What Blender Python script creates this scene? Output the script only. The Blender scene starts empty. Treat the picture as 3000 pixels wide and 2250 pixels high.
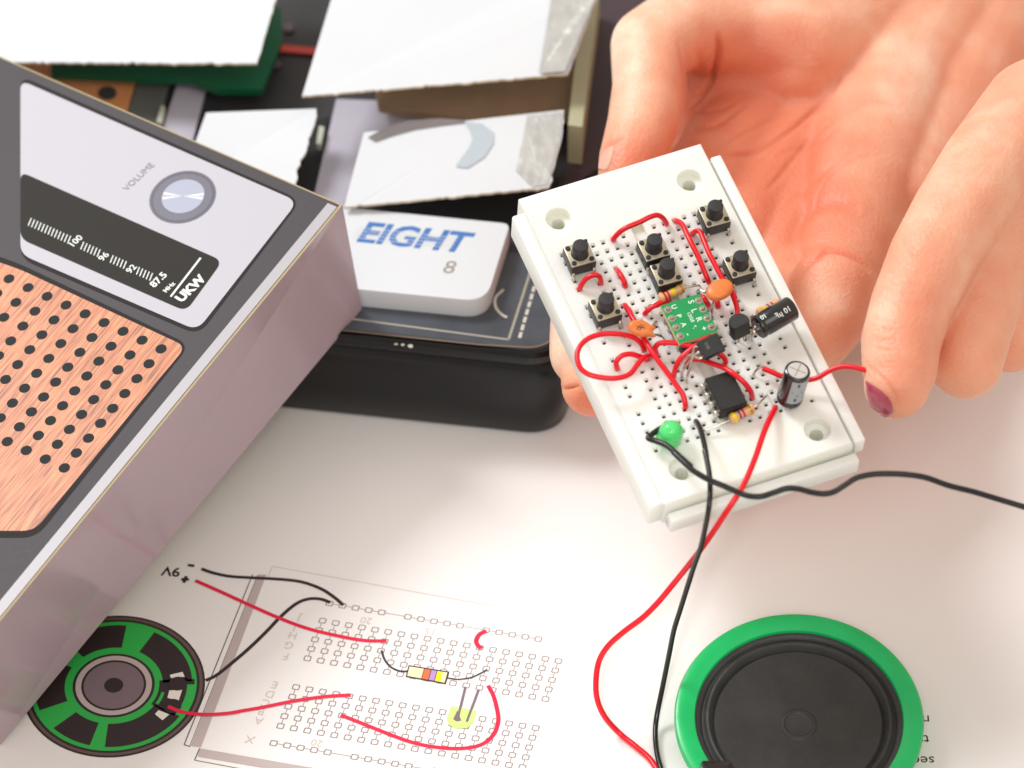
import bpy, bmesh, math, random
import numpy as np
from mathutils import Matrix, Vector
from mathutils.bvhtree import BVHTree
random.seed(7); rng = np.random.default_rng(7)
S = 0.001                                   # everything below is measured in millimetres
scene = bpy.context.scene
# ------------------------------------------------------------------ camera
FPX = 13000.0; EL = math.radians(47); HC = 802.0
CAM = np.array([0, -HC/math.tan(EL), HC])
FW = np.array([0, math.cos(EL), -math.sin(EL)]); RT = np.array([1., 0, 0]); UP = np.array([0, math.sin(EL), math.cos(EL)])
cd = bpy.data.cameras.new('camera'); cam = bpy.data.objects.new('camera', cd); scene.collection.objects.link(cam)
cam.location = CAM*S; cam.rotation_euler = (math.radians(43), 0, 0)
cd.sensor_width = 36; cd.lens = 36*FPX/3000; cd.clip_start = 0.05; cd.clip_end = 50
cd.dof.use_dof = True; cd.dof.focus_distance = 1.022; cd.dof.aperture_fstop = 12.5
scene.camera = cam
# ------------------------------------------------------------------ world and lamps
w = bpy.data.worlds.new('World'); scene.world = w; w.use_nodes = True
w.node_tree.nodes['Background'].inputs[0].default_value = (1.0, 0.895, 0.82, 1)
w.node_tree.nodes['Background'].inputs[1].default_value = 0.72
scene.view_settings.view_transform = 'Standard'; scene.view_settings.look = 'None'
scene.view_settings.exposure = -0.02; scene.view_settings.gamma = 1
scene.view_settings.use_curve_mapping = False
def area(name, loc, tgt, size, watts, col):
    l = bpy.data.lights.new(name, 'AREA'); l.shape = 'SQUARE'; l.size = size; l.energy = watts; l.color = col
    o = bpy.data.objects.new(name, l); scene.collection.objects.link(o); o.location = loc
    o.rotation_euler = (Vector(tgt)-Vector(loc)).to_track_quat('-Z', 'Y').to_euler(); return o
area('window_light', (-0.62, 0.42, 0.95), (0.0, 0.0, 0.03), 0.34, 10.6, (0.97, 0.985, 1.0))
area('front_light', (0.35, -0.75, 1.1), (0, 0, 0), 0.7, 3.6, (1.0, 0.97, 0.93))
sl = bpy.data.lights.new('added_paper_spot', 'SPOT'); sl.energy = 13.5; sl.spot_size = math.radians(11); sl.spot_blend = 1.0; sl.shadow_soft_size = .04; sl.color = (.95, .98, 1.0)  # added spot without a known lamp, brightens the middle of the paper
so = bpy.data.objects.new('added_paper_spot', sl); scene.collection.objects.link(so); so.location = (-.06, -.62, .62)
so.rotation_euler = (Vector((.012, -.078, 0))-Vector(so.location)).to_track_quat('-Z', 'Y').to_euler()
# ------------------------------------------------------------------ materials
def lin(c):
    return tuple(((x/255)/12.92 if x/255 <= .04045 else (((x/255)+.055)/1.055)**2.4) for x in c)
MATS = {}
def mat(name, rgb, rough=.5, metal=0, noise=0, nscale=200, bump=0, bscale=400, srgb=True, coat=0, spec=.5, **kw):
    if name in MATS: return MATS[name]
    m = bpy.data.materials.new(name); m.use_nodes = True; nt = m.node_tree; b = nt.nodes['Principled BSDF']
    c = lin(rgb) if srgb else rgb
    b.inputs['Base Color'].default_value = (*c, 1); b.inputs['Roughness'].default_value = rough; b.inputs['Metallic'].default_value = metal
    b.inputs['Specular IOR Level'].default_value = spec
    if coat: b.inputs['Coat Weight'].default_value = coat; b.inputs['Coat Roughness'].default_value = .12
    tc = nt.nodes.new('ShaderNodeTexCoord')
    if noise:
        n = nt.nodes.new('ShaderNodeTexNoise'); n.inputs['Scale'].default_value = nscale; n.inputs['Detail'].default_value = 6
        nt.links.new(tc.outputs['Object'], n.inputs['Vector'])
        r = nt.nodes.new('ShaderNodeMapRange'); r.inputs[1].default_value = .25; r.inputs[2].default_value = .75
        r.inputs[3].default_value = 1-noise; r.inputs[4].default_value = 1+noise; nt.links.new(n.outputs['Fac'], r.inputs[0])
        mx = nt.nodes.new('ShaderNodeVectorMath'); mx.operation = 'SCALE'; mx.inputs[0].default_value = c
        nt.links.new(r.outputs[0], mx.inputs['Scale']); nt.links.new(mx.outputs[0], b.inputs['Base Color'])
        rr = nt.nodes.new('ShaderNodeMapRange'); rr.inputs[3].default_value = rough*.85; rr.inputs[4].default_value = min(1, rough*1.2)
        nt.links.new(n.outputs['Fac'], rr.inputs[0]); nt.links.new(rr.outputs[0], b.inputs['Roughness'])
    if bump:
        n = nt.nodes.new('ShaderNodeTexNoise'); n.inputs['Scale'].default_value = bscale; n.inputs['Detail'].default_value = 4
        nt.links.new(tc.outputs['Object'], n.inputs['Vector'])
        bp = nt.nodes.new('ShaderNodeBump'); bp.inputs['Strength'].default_value = bump; bp.inputs['Distance'].default_value = .0004
        nt.links.new(n.outputs['Fac'], bp.inputs['Height']); nt.links.new(bp.outputs[0], b.inputs['Normal'])
    for k, v in kw.items(): b.inputs[k.replace('_', ' ')].default_value = v
    MATS[name] = m; return m
M_paper = mat('glossy_paper', (235, 232, 229), .42, noise=.012, nscale=30, bump=.12, bscale=22)
M_table = mat('table_laminate', (225, 220, 212), .5, noise=.03, nscale=20)
M_ivory = mat('ivory_plastic', (238, 240, 231), .38, noise=.012, nscale=150, Subsurface_Weight=.5, Subsurface_Scale=.005, Subsurface_Radius=(1, 1, .72))
M_hole = mat('contact_metal', (34, 29, 22), .7)
M_blackp = mat('black_plastic', (38, 37, 38), .42, noise=.1, nscale=600, bump=.08, bscale=2500)
M_blackg = mat('black_gloss', (20, 20, 22), .22, coat=.5)
M_epoxy = mat('black_epoxy', (30, 30, 29), .5, noise=.18, nscale=900, bump=.2, bscale=3000)
M_stem = mat('button_rubber', (46, 46, 48), .5, noise=.15, nscale=900, bump=.1, bscale=2500)
M_plate = mat('button_plate', (196, 186, 160), .35, metal=.75, noise=.08, nscale=800)
M_tin = mat('tinned_metal', (200, 192, 180), .25, metal=.95, noise=.1, nscale=700)
M_red = mat('red_insulation', (226, 12, 34), .3, noise=.05, nscale=300, spec=.5)
M_blackw = mat('black_insulation', (22, 21, 21), .3, noise=.1, nscale=300)
M_green = mat('green_pcb', (6, 148, 78), .35, noise=.05, nscale=500, coat=.3)
M_fr4 = mat('pcb_edge', (216, 205, 150), .6)
M_white = mat('white_ink', (228, 235, 228), .6)
M_tan = mat('resistor_tan', (224, 172, 118), .4, noise=.06, nscale=900)
M_orange = mat('ceramic_orange', (226, 124, 56), .38, noise=.1, nscale=500, bump=.1, bscale=900, Subsurface_Weight=.1, Subsurface_Scale=.001)
M_ledg = mat('led_green', (110, 250, 150), .12, Subsurface_Weight=.0, Transmission_Weight=.45, IOR=1.45)
M_bred = mat('band_red', (205, 30, 48), .4); M_byel = mat('band_yellow', (235, 200, 20), .4)
M_bvio = mat('band_violet', (110, 60, 130), .4); M_bgold = mat('band_gold', (190, 140, 50), .3, metal=.5)
M_grey = mat('capacitor_stripe', (158, 166, 172), .35); M_can = mat('aluminium_can', (226, 222, 216), .35, metal=.55); M_maroon = mat('sleeve_maroon', (58, 20, 28), .2, coat=.4)
M_rim = mat('green_speaker_plastic', (0, 176, 94), .32, noise=.07, nscale=160, bump=.06, bscale=500, coat=.2, Subsurface_Weight=.1, Subsurface_Scale=.002)
M_cone = mat('speaker_cone', (43, 43, 41), .5, noise=.3, nscale=130, bump=.2, bscale=700)
M_ink = mat('black_ink', (44, 32, 34), .5); M_inkred = mat('red_ink', (225, 20, 66), .5)
M_inkgreen = mat('green_ink', (44, 176, 74), .5); M_inkgrey = mat('grey_ink', (186, 172, 168), .55); M_inkmid = mat('mauve_ink', (122, 104, 110), .5)
M_inkbrown = mat('brown_ink', (98, 80, 74), .5); M_inkfaint = mat('faint_ink', (208, 192, 180), .55); M_inkwhite = mat('paper_white_ink', (232, 226, 216), .5)
M_inklime = mat('lime_ink', (198, 228, 130), .5); M_inkor = mat('orange_ink', (236, 110, 60), .5); M_inkpur = mat('lilac_ink', (180, 140, 200), .5)
M_inkyel = mat('yellow_ink', (240, 228, 20), .5); M_inkcream = mat('cream_ink', (240, 222, 180), .5); M_inkpaleline = mat('line_ink', (148, 130, 126), .55)
M_case = mat('case_print', (50, 50, 52), .42, noise=.25, nscale=60)
M_caseblue = mat('case_front_print', (70, 76, 84), .4, noise=.32, nscale=90)
M_caseside = mat('case_black_side', (9, 9, 10), .22, spec=.35, noise=.3, nscale=40, bump=.25, bscale=50)
M_card = mat('white_card', (214, 219, 223), .6, noise=.01, nscale=80)
M_cardedge = mat('torn_card_edge', (220, 206, 180), .8, noise=.15, nscale=900)
M_foil = mat('silver_foil', (206, 208, 204), .3, metal=.6, noise=.12, nscale=200, bump=.9, bscale=250)
M_lilac = mat('lilac_print', (190, 186, 198), .4, noise=.05, nscale=60)
M_brown = mat('brown_card', (150, 122, 92), .7, noise=.15, nscale=120)
M_olive = mat('olive_card', (178, 178, 146), .6, noise=.05, nscale=100)
M_boxgrey = mat('radio_grey', (70, 66, 70), .5, spec=.25, noise=.12, nscale=700)
M_mauve = mat('radio_side', (172, 152, 160), .16, noise=.03, nscale=30, spec=.6)
M_panel = mat('radio_panel', (188, 187, 196), .45, spec=.3, noise=.01, nscale=40)
M_dark = mat('radio_dark', (44, 42, 38), .6, spec=.2, noise=.25, nscale=700)
M_stripe = mat('radio_stripe', (172, 169, 174), .4); M_boxedge = mat('radio_card_edge', (176, 160, 122), .7, noise=.1, nscale=600)
M_knobdisc = mat('knob_disc_print', (160, 166, 186), .4); M_knob = mat('knob_print', (96, 94, 108), .4, noise=.1, nscale=500)
M_blue = mat('blue_ink', (62, 116, 184), .5, noise=.15, nscale=500); M_swoosh = mat('pale_reflection_tint', (178, 190, 198), .55)
def wood():
    m = bpy.data.materials.new('printed_wood'); m.use_nodes = True; nt = m.node_tree; b = nt.nodes['Principled BSDF']; b.inputs['Roughness'].default_value = .42
    tc = nt.nodes.new('ShaderNodeTexCoord'); mp = nt.nodes.new('ShaderNodeMapping'); mp.vector_type = 'TEXTURE'
    mp.inputs['Rotation'].default_value = (0, 0, WOODROT); mp.inputs['Scale'].default_value = (1, .03, 1)
    n = nt.nodes.new('ShaderNodeTexNoise'); n.inputs['Scale'].default_value = 700; n.inputs['Detail'].default_value = 5; n.inputs['Distortion'].default_value = .3
    mp.inputs['Scale'].default_value = (.3, 22, 1)
    nt.links.new(tc.outputs['Object'], mp.inputs[0]); nt.links.new(mp.outputs[0], n.inputs['Vector'])
    cr = nt.nodes.new('ShaderNodeValToRGB'); e = cr.color_ramp.elements
    e[0].position = .32; e[0].color = (*lin((128, 66, 38)), 1); e[1].position = .68; e[1].color = (*lin((218, 150, 98)), 1)
    x = cr.color_ramp.elements.new(.48); x.color = (*lin((196, 116, 70)), 1)
    nt.links.new(n.outputs['Fac'], cr.inputs[0]); nt.links.new(cr.outputs[0], b.inputs['Base Color']); return m
# ------------------------------------------------------------------ measuring helpers (pixels of the 3000x2250 view -> mm)
def ray(u, v): return FW + RT*(u-1500)/FPX - UP*(v-1125)/FPX
def P(u, v, z=0.):
    r = ray(u, v); return CAM + r*(z-CAM[2])/r[2]
def proj(X):
    d = X-CAM; z = d@FW; return 1500+FPX*(d@RT)/z, 1125-FPX*(d@UP)/z
BO = np.array([21.02609773, -28.16753215, 78.08853672])       # board frame: first hole, across, down, out of the face
B1 = np.array([0.92854482, 0.36981669, 0.03225121]); B2 = np.array([0.36906901, -0.91033337, -0.18729982]); B3 = np.array([0.03990725, -0.1858192, 0.98177321])
PI_ = 2.54
def BW(u, v, h=0.):
    r = ray(u, v); s = ((BO+B3*h-CAM)@B3)/(r@B3); return CAM+r*s
def BL(u, v, h=0.):
    p = BW(u, v, h)-BO; return np.array([p@B1, -(p@B2), h])
FB = Matrix(((B1[0], -B2[0], B3[0], BO[0]*S), (B1[1], -B2[1], B3[1], BO[1]*S), (B1[2], -B2[2], B3[2], BO[2]*S), (0, 0, 0, 1)))
k_ = 700/2212
def z1(x, y): return 1480+x*k_, 400+y*k_
def z2(x, y): return 2000+x*k_, 400+y*k_
def z3(x, y): return 1580+x*k_, 850+y*k_
def z4(x, y): return 2000+x*k_, 850+y*k_
def z6(x, y): return 1900+x*.36709, 1100+y*.36709
def z7(x, y): return 1700+x*.4575, 1640+y*.4575
k8 = 800/2212
def z8(x, y): return 288+x*k8, 1650+y*k8
def z9(x, y): return 700+x*k8, 1650+y*k8
def zb(x, y): return 288+x*k8, 250+y*k8
def zd(x, y): return 288+x*k8, 800+y*k8
# ------------------------------------------------------------------ object helpers
def tag(o, label=None, cat=None, group=None, kind=None):
    if label: o['label'] = label
    if cat: o['category'] = cat
    if group: o['group'] = group
    if kind: o['kind'] = kind
    return o
def empty(name, M, label, cat, group=None):
    o = bpy.data.objects.new(name, None); scene.collection.objects.link(o); o.empty_display_size = .005
    if isinstance(M, Matrix): o.matrix_world = M
    else: o.matrix_world = Matrix.Translation(Vector(M)*S)
    return tag(o, label, cat, group)
def mesh(name, V, F, m, parent=None, smooth=True, mi=None, M=None, edges_sharp=True):
    """V in mm, in the parent's space unless M says world"""
    V = np.asarray(V, float)
    if parent is not None and M == 'world': 
        wm = parent.matrix_basis.copy(); pp_ = parent.parent
        while pp_ is not None: wm = pp_.matrix_basis@wm; pp_ = pp_.parent
        iv = np.array(wm.inverted()); V = V@iv[:3, :3].T + iv[:3, 3]/S
    me = bpy.data.meshes.new(name); me.from_pydata((V*S).tolist(), [], [list(map(int, f)) for f in F])
    ms = m if isinstance(m, (list, tuple)) else [m]
    for x in ms: me.materials.append(x)
    if mi is not None: me.polygons.foreach_set('material_index', list(mi))
    bm = bmesh.new(); bm.from_mesh(me); bmesh.ops.remove_doubles(bm, verts=bm.verts, dist=1e-7)
    bmesh.ops.recalc_face_normals(bm, faces=bm.faces); bm.to_mesh(me); bm.free()
    if smooth:
        me.polygons.foreach_set('use_smooth', [True]*len(me.polygons)); me.set_sharp_from_angle(angle=math.radians(35))
    o = bpy.data.objects.new(name, me); scene.collection.objects.link(o)
    if parent is not None: o.parent = parent
    return o
def join(parts):
    V = []; F = []; mi = []; n = 0
    for p in parts:
        v, f = p[0], p[1]; k = p[2] if len(p) > 2 else 0
        V.append(np.asarray(v, float)); F += [[i+n for i in q] for q in f]; mi += [k]*len(f); n += len(v)
    return np.vstack(V), F, mi
def cat_rom(pts, n=8):
    p = np.asarray(pts, float); p = np.vstack([2*p[0]-p[1], p, 2*p[-1]-p[-2]]); out = []
    for i in range(1, len(p)-2):
        for t in np.linspace(0, 1, n, endpoint=False):
            a, b, c, d = p[i-1:i+3]
            out.append(.5*((2*b)+(c-a)*t+(2*a-5*b+4*c-d)*t*t+(-a+3*b-3*c+d)*t**3))
    out.append(p[-2]); return np.array(out)
def tube(pts, r, n=8, seg=10, smoothpath=True):
    c = cat_rom(pts, n) if smoothpath else np.asarray(pts, float)
    T = np.gradient(c, axis=0); T /= np.linalg.norm(T, axis=1)[:, None]+1e-12
    a = np.array([0, 0, 1.]) if abs(T[0][2]) < .9 else np.array([1., 0, 0])
    N = np.cross(T[0], a); N /= np.linalg.norm(N); V = []; F = []
    for i in range(len(c)):
        N = N-T[i]*(N@T[i]); N /= np.linalg.norm(N); Bn = np.cross(T[i], N); rr = r if np.isscalar(r) else np.interp(i/(len(c)-1), np.linspace(0, 1, len(r)), r)
        for k in range(seg):
            t = 2*math.pi*k/seg; V.append(c[i]+rr*(N*math.cos(t)+Bn*math.sin(t)))
    for i in range(len(c)-1):
        for k in range(seg):
            a0 = i*seg+k; a1 = i*seg+(k+1) % seg; F.append([a0, a1, a1+seg, a0+seg])
    F.append(list(range(seg))[::-1]); F.append([(len(c)-1)*seg+k for k in range(seg)]); return np.array(V), F
def lathe(prof, seg=48, M=None, cap=True):
    V = []; F = []
    for r, z in prof:
        for k in range(seg):
            t = 2*math.pi*k/seg; V.append((r*math.cos(t), r*math.sin(t), z))
    for i in range(len(prof)-1):
        for k in range(seg):
            a0 = i*seg+k; a1 = i*seg+(k+1) % seg; F.append([a0, a1, a1+seg, a0+seg])
    if cap: F.append(list(range(seg))[::-1]); F.append([(len(prof)-1)*seg+k for k in range(seg)])
    V = np.array(V)
    if M is not None: V = V@np.array(M[0]).T + np.array(M[1])
    return V, F
def frame_to(axis, origin=(0, 0, 0), xhint=(1, 0, 0)):
    z = np.asarray(axis, float); z = z/np.linalg.norm(z); x = np.asarray(xhint, float); x = x-z*(x@z)
    if np.linalg.norm(x) < 1e-6: x = np.array([0, 1., 0])-z*z[1]
    x /= np.linalg.norm(x); y = np.cross(z, x); return np.c_[x, y, z], np.asarray(origin, float)
def box(c, s, bev=0.3, seg=2, R=None):
    bm = bmesh.new(); bmesh.ops.create_cube(bm, size=1)
    for v in bm.verts: v.co = Vector((v.co.x*s[0], v.co.y*s[1], v.co.z*s[2]))
    if bev: bmesh.ops.bevel(bm, geom=bm.edges[:], offset=bev, segments=seg, affect='EDGES', profile=.5)
    bm.verts.index_update(); V = np.array([v.co[:] for v in bm.verts]); F = [[v.index for v in f.verts] for f in bm.faces]; bm.free()
    if R is not None: V = V@np.asarray(R).T
    return V+np.asarray(c, float), F
def prism(poly, off, bev=0):
    """poly: Nx3 top outline; off: vector to the bottom outline"""
    p = np.asarray(poly, float); n = len(p); off = np.asarray(off, float)
    V = np.vstack([p, p+off]); F = [list(range(n)), [n+i for i in range(n)][::-1]]+[[i, (i+1) % n, n+(i+1) % n, n+i] for i in range(n)]
    return V, F
def rround(poly, rads, n=6):
    """round the corners of a planar 3D polygon"""
    p = [np.asarray(q, float) for q in poly]; out = []; N = len(p)
    for i in range(N):
        r = rads[i] if hasattr(rads, '__len__') else rads
        if r <= 0: out.append(p[i]); continue
        a = p[i-1]-p[i]; b = p[(i+1) % N]-p[i]; a /= np.linalg.norm(a); b /= np.linalg.norm(b)
        for t in np.linspace(0, 1, n+1): out.append((1-t)**2*(p[i]+a*r)+2*t*(1-t)*p[i]+t*t*(p[i]+b*r))
    return out
def ribbon(pts, wd, nrm=(0, 0, 1), n=6, smoothpath=True):
    c = cat_rom(pts, n) if smoothpath else np.asarray(pts, float); T = np.gradient(c, axis=0); T /= np.linalg.norm(T, axis=1)[:, None]
    Sd = np.cross(np.asarray(nrm, float), T); Sd /= np.linalg.norm(Sd, axis=1)[:, None]
    V = np.vstack([c+Sd*wd/2, c-Sd*wd/2]); m = len(c); return V, [[i, i+1, m+i+1, m+i] for i in range(m-1)]
def text_vf(s, size, origin, xd, yd, shear=0, bold=0, align='LEFT'):
    cu = bpy.data.curves.new('t', 'FONT'); cu.body = s; cu.size = 1; cu.offset = bold; cu.align_x = align; cu.shear = shear; cu.resolution_u = 3
    o = bpy.data.objects.new('t', cu); scene.collection.objects.link(o); bpy.context.view_layer.update()
    me = bpy.data.meshes.new_from_object(o.evaluated_get(bpy.context.evaluated_depsgraph_get()))
    V = np.array([v.co[:] for v in me.vertices]).reshape(-1, 3); F = [list(p.vertices) for p in me.polygons]
    bpy.data.objects.remove(o); bpy.data.curves.remove(cu); bpy.data.meshes.remove(me)
    xd = np.asarray(xd, float); yd = np.asarray(yd, float)
    return np.asarray(origin, float)+V[:, :1]*size*xd+V[:, 1:2]*size*yd, F
def unit(v): v = np.asarray(v, float); return v/np.linalg.norm(v)
# ================================================================== SETTING
tb = mesh('table_top', *box((0, 150, -12.4), (1400, 1100, 24), 2), M_table); tag(tb, 'white laminate table top under everything', 'table', kind='structure')

# ================================================================== INSTRUCTION SHEET with its printed diagram
sheet = empty('instruction_sheet', (0, -60, 0), 'large glossy white instruction sheet printed with a wiring diagram, lying under the loudspeaker', 'sheet of paper')
mesh('paper', *box((0, -25, -.2), (330, 250, .3), 0), M_paper, sheet, M='world', smooth=False)
Z0 = .02
def PZ(u, v, k=1): return P(u, v, Z0*k)
Hp = np.array([[3.84560504e+01, -1.30772380e+01, 9.45108174e+02], [6.64069473, 23.2238476, 1818.45977], [4.69877477e-05, -2.25754615e-03, 1]])
def LP(i, j, k=1):
    q = Hp@np.array([i, j, 1.]); return PZ(q[0]/q[2], q[1]/q[2], k)
# grid of little boxes joined by lines
parts = []
def cell(i, j):
    a = .27; t = .055
    o = rround([LP(i-a, j-a), LP(i+a, j-a), LP(i+a, j+a), LP(i-a, j+a)], .35, 3); n = len(o); c = LP(i, j)
    o = np.array(o); inn = c+(o-c)*.72; parts.append((np.vstack([o, inn]), [[q, (q+1) % n, n+(q+1) % n, n+q] for q in range(n)]))
def seg(i0, j0, i1, j1): parts.append(ribbon([LP(i0, j0), LP(i1, j1)], .16, smoothpath=False))
for i in range(19):
    for j0 in (0, 7):
        for j in range(5):
            cell(i, j0+j)
            if j < 4: seg(i, j0+j+.27, i, j0+j+.73)
for j, i00 in ((-1.86, 0), (12.74, 0)):
    for g in range(3):
        for q in range(5):
            i = i00+g*6+q; cell(i, j)
            if q < 4: seg(i+.27, j, i+.73, j)
        if g < 2: seg(i00+g*6+4.27, j, i00+g*6+5.73, j)
V, F, _ = join(parts); mesh('printed_hole_grid', V, F, M_inkpaleline, sheet, M='world', smooth=False)
# frame of the diagram
parts = []
def thin(a, b, wd=.16): parts.append(ribbon([PZ(*a), PZ(*b)], wd, smoothpath=False))
thin(z8(1250, 90), z8(695, 1470), .25); thin(z8(695, 1470), z8(745, 1485), .25)
thin(z8(1290, 95), z8(740, 1480), .12); thin(z8(820, 1500), z8(780, 1595), .25); thin(z8(780, 1595), (1500, 2400), .2)
V, F, _ = join(parts); mesh('printed_frame_line', V, F, M_inkbrown, sheet, M='world', smooth=False)
parts = []; thin(z8(1410, 25), z8(1375, 110), .2); thin(z8(1410, 25), z9(2080, 350), .2); V, F, _ = join(parts); mesh('printed_frame_line', V, F, M_inkfaint, sheet, M='world', smooth=False)
q1 = [PZ(*p) for p in (z8(1290, 92), z8(1362, 92), z8(830, 1492), z8(748, 1478))]; q2 = [PZ(*p, 2) for p in (z8(825, 1500), (1500, 2350), (1490, 2375), z8(805, 1565))]
V, F, _ = join([(q1, [[0, 1, 2, 3]]), (q2, [[0, 1, 2, 3]])]); mesh('printed_band', V, F, M_inkgrey, sheet, M='world', smooth=False)
# faint lettering beside the grid: W I J etc.
tx = unit(LP(0, 1)-LP(0, 0)); rows = unit(LP(1, 0)-LP(0, 0)); parts = []
for s, (x, y) in zip('ABCDE', [(1310, 1250), (1330, 1175), (1365, 1105), (1400, 1035), (1440, 960)]): parts.append(text_vf(s, 3.0, PZ(*z8(x, y), 1), -rows, tx, align='CENTER'))
for s, (x, y) in zip('FGHIJ', [(1530, 730), (1555, 640), (1585, 560), (1600, 500), (1635, 420)]): parts.append(text_vf(s, 3.0, PZ(*z8(x, y), 1), -rows, tx, align='CENTER'))
parts.append(text_vf('X', 3.2, PZ(*z8(1240, 1400), 1), -rows, tx, align='CENTER'))
for s, (x, y) in (('20', (1040, 440)), ('15', (1560, 530)), ('20', (640, 1430))): parts.append(text_vf(s, 2.8, PZ(*z9(x, y), 1), -rows, tx, align='CENTER'))
V, F, _ = join(parts); mesh('printed_row_letter', V, F, M_inkfaint, sheet, M='world', smooth=False)
# battery lettering, upside down
parts = [text_vf('9V', 4.0, PZ(*z8(672, 1008-968+0)), (-1, .12, 0), (-.12, -1, 0), bold=.02)]
parts.append(ribbon([PZ(*z8(725, 15)), PZ(*z8(778, 22))], .8, smoothpath=False))
parts.append(ribbon([PZ(*z8(672, 130)), PZ(*z8(735, 132))], .8, smoothpath=False)); parts.append(ribbon([PZ(*z8(713, 105), 2), PZ(*z8(692, 158), 2)], .8, smoothpath=False))
V, F, _ = join(parts); mesh('printed_battery_text', V, F, M_ink, sheet, M='world', smooth=False)
# text at the right edge, upside down
parts = []
for s, (u, v) in (('n', (2724, 2102)), ('tt', (2722, 2160)), ('sec', (2738, 2222))): parts.append(text_vf(s, 3.9, PZ(u, v-6), (-1, .0, 0), (0, -1, 0), bold=.0))
V, F, _ = join(parts); mesh('printed_paragraph', V, F, M_ink, sheet, M='world', smooth=False)
# printed wires
def pw(pts, wd, m, k, name='printed_wire', flat=False):
    V, F = ribbon([PZ(*p, k) for p in pts], wd); return mesh(name, V, F, m, sheet, M='world', smooth=False)
pw([z8(835, 45), z8(920, 75), z8(1060, 105), z8(1250, 118), z8(1450, 128), z8(1640, 150), z8(1800, 205), z8(1910, 275), z8(1985, 340)], .9, M_ink, 3)
pw([z8(870, 950), z8(960, 905), z8(1080, 810), z8(1220, 690), z8(1360, 555), z8(1480, 430), z8(1600, 330), z8(1700, 290), z8(1800, 290), z8(1880, 318)], .9, M_ink, 3)
pw([z8(785, 140), z8(1000, 235), z8(1250, 350), z8(1480, 450), z8(1700, 530), z8(1950, 590), z8(2150, 625), z9(1195, 630)], 1.0, M_inkred, 4)
pw([z9(0, 1200), z9(200, 1165), z9(450, 1115), z9(700, 1080), z9(905, 1068)], 1.0, M_inkred, 5)
pw([z8(565, 1160), z8(650, 1195), z8(760, 1218), z8(900, 1225), z8(1050, 1215), z8(1145, 1200)], 1.0, M_inkred, 10)
pw([z9(825, 1230), z9(980, 1290), z9(1180, 1370), z9(1400, 1450), z9(1600, 1490), z9(1800, 1500), z9(1960, 1470), z9(2060, 1390), z9(2100, 1280), z9(2090, 1180), z9(2060, 1070), z9(2018, 990)], 1.0, M_inkred, 5)
pw([z9(2005, 548), z9(1950, 575), z9(1922, 625), z9(1935, 665), z9(1965, 690)], 1.1, M_inkred, 5)
# printed resistor
pw([z9(1155, 705), z9(1180, 780), z9(1230, 840), z9(1300, 872), z9(1365, 875)], .5, M_ink, 5, 'printed_resistor_lead')
pw([z9(1690, 930), z9(1780, 940), z9(1880, 925), z9(1960, 890), z9(2012, 860)], .4, M_ink, 5, 'printed_resistor_lead')
rq = [z9(1375, 825), z9(1705, 878), z9(1675, 980), z9(1350, 920)]
def rqp(s, t, k): 
    a = np.array(rq[0])*(1-s)+np.array(rq[1])*s; b = np.array(rq[3])*(1-s)+np.array(rq[2])*s; c = a*(1-t)+b*t; return PZ(c[0], c[1], k)
parts = [([rqp(0, 0, 5), rqp(1, 0, 5), rqp(1, 1, 5), rqp(0, 1, 5)], [[0, 1, 2, 3]], 0)]
for s0, s1, k in ((.03, .2, 1), (.2, .38, 1), (.40, .55, 2), (.57, .7, 3), (.72, .85, 4), (.85, .96, 1)):
    parts.append(([rqp(s0, .1, 6), rqp(s1, .1, 6), rqp(s1, .9, 6), rqp(s0, .9, 6)], [[0, 1, 2, 3]], k))
V, F, mi = join(parts); mesh('printed_resistor', V, F, [M_ink, M_inkcream, M_inkor, M_inkpur, M_inkyel], sheet, M='world', smooth=False, mi=mi)
# printed lamp
lp = [z9(1720, 1155), z9(1925, 1195), z9(1895, 1290), z9(1850, 1335), z9(1760, 1340), z9(1700, 1310), z9(1683, 1260)]
parts = [([PZ(*p, 5) for p in lp], [list(range(len(lp)))], 0)]
for a, b in (((1835, 1000), (1775, 1245)), ((1942, 1022), (1845, 1285))): V, F = ribbon([PZ(*z9(*a), 6), PZ(*z9(*b), 6)], .6, smoothpath=False); parts.append((V, F, 1))
parts.append(([PZ(*z9(*p), 7) for p in ((1770, 1190), (1735, 1262), (1760, 1282), (1802, 1275))], [[0, 1, 2, 3]], 1))
V, F, mi = join(parts); mesh('printed_lamp', V, F, [M_inklime, M_inkmid], sheet, M='world', smooth=False, mi=mi)
# printed loudspeaker
cz = (125, 992); C0 = P(*z8(*cz)); RU = 21.2/745
def ann(r0, r1, a0, a1, k, m, n=72):
    t = np.radians(np.linspace(a0, a1, n)); c = C0+np.array([0, 0, Z0*k])
    o = np.c_[np.cos(t), np.sin(t), 0*t]; V = np.vstack([c+o*r0*RU, c+o*r1*RU]); return V, [[i, i+1, n+i+1, n+i] for i in range(n-1)], m
parts = [ann(0, 745, 0, 360, 2, 0), ann(700, 727, 0, 360, 3, 1), ann(0, 678, 0, 360, 4, 2)]
for r0, r1, a0, a1 in ((400, 640, 4, 62), (400, 640, 84, 132), (400, 640, 152, 204), (400, 640, 224, 256), (400, 640, 267, 330)): parts.append(ann(r0, r1, a0, a1, 5, 0))
parts += [ann(372, 600, -32, 8, 5, 0), ann(600, 660, 1, 6, 5, 0)]
parts += [ann(400, 425, -28, -10, 6, 2)]
parts += [ann(0, 335, 0, 360, 6, 0), ann(265, 312, 0, 360, 7, 3), ann(0, 245, 0, 360, 7, 4), ann(0, 78, 0, 360, 8, 0)]
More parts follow.
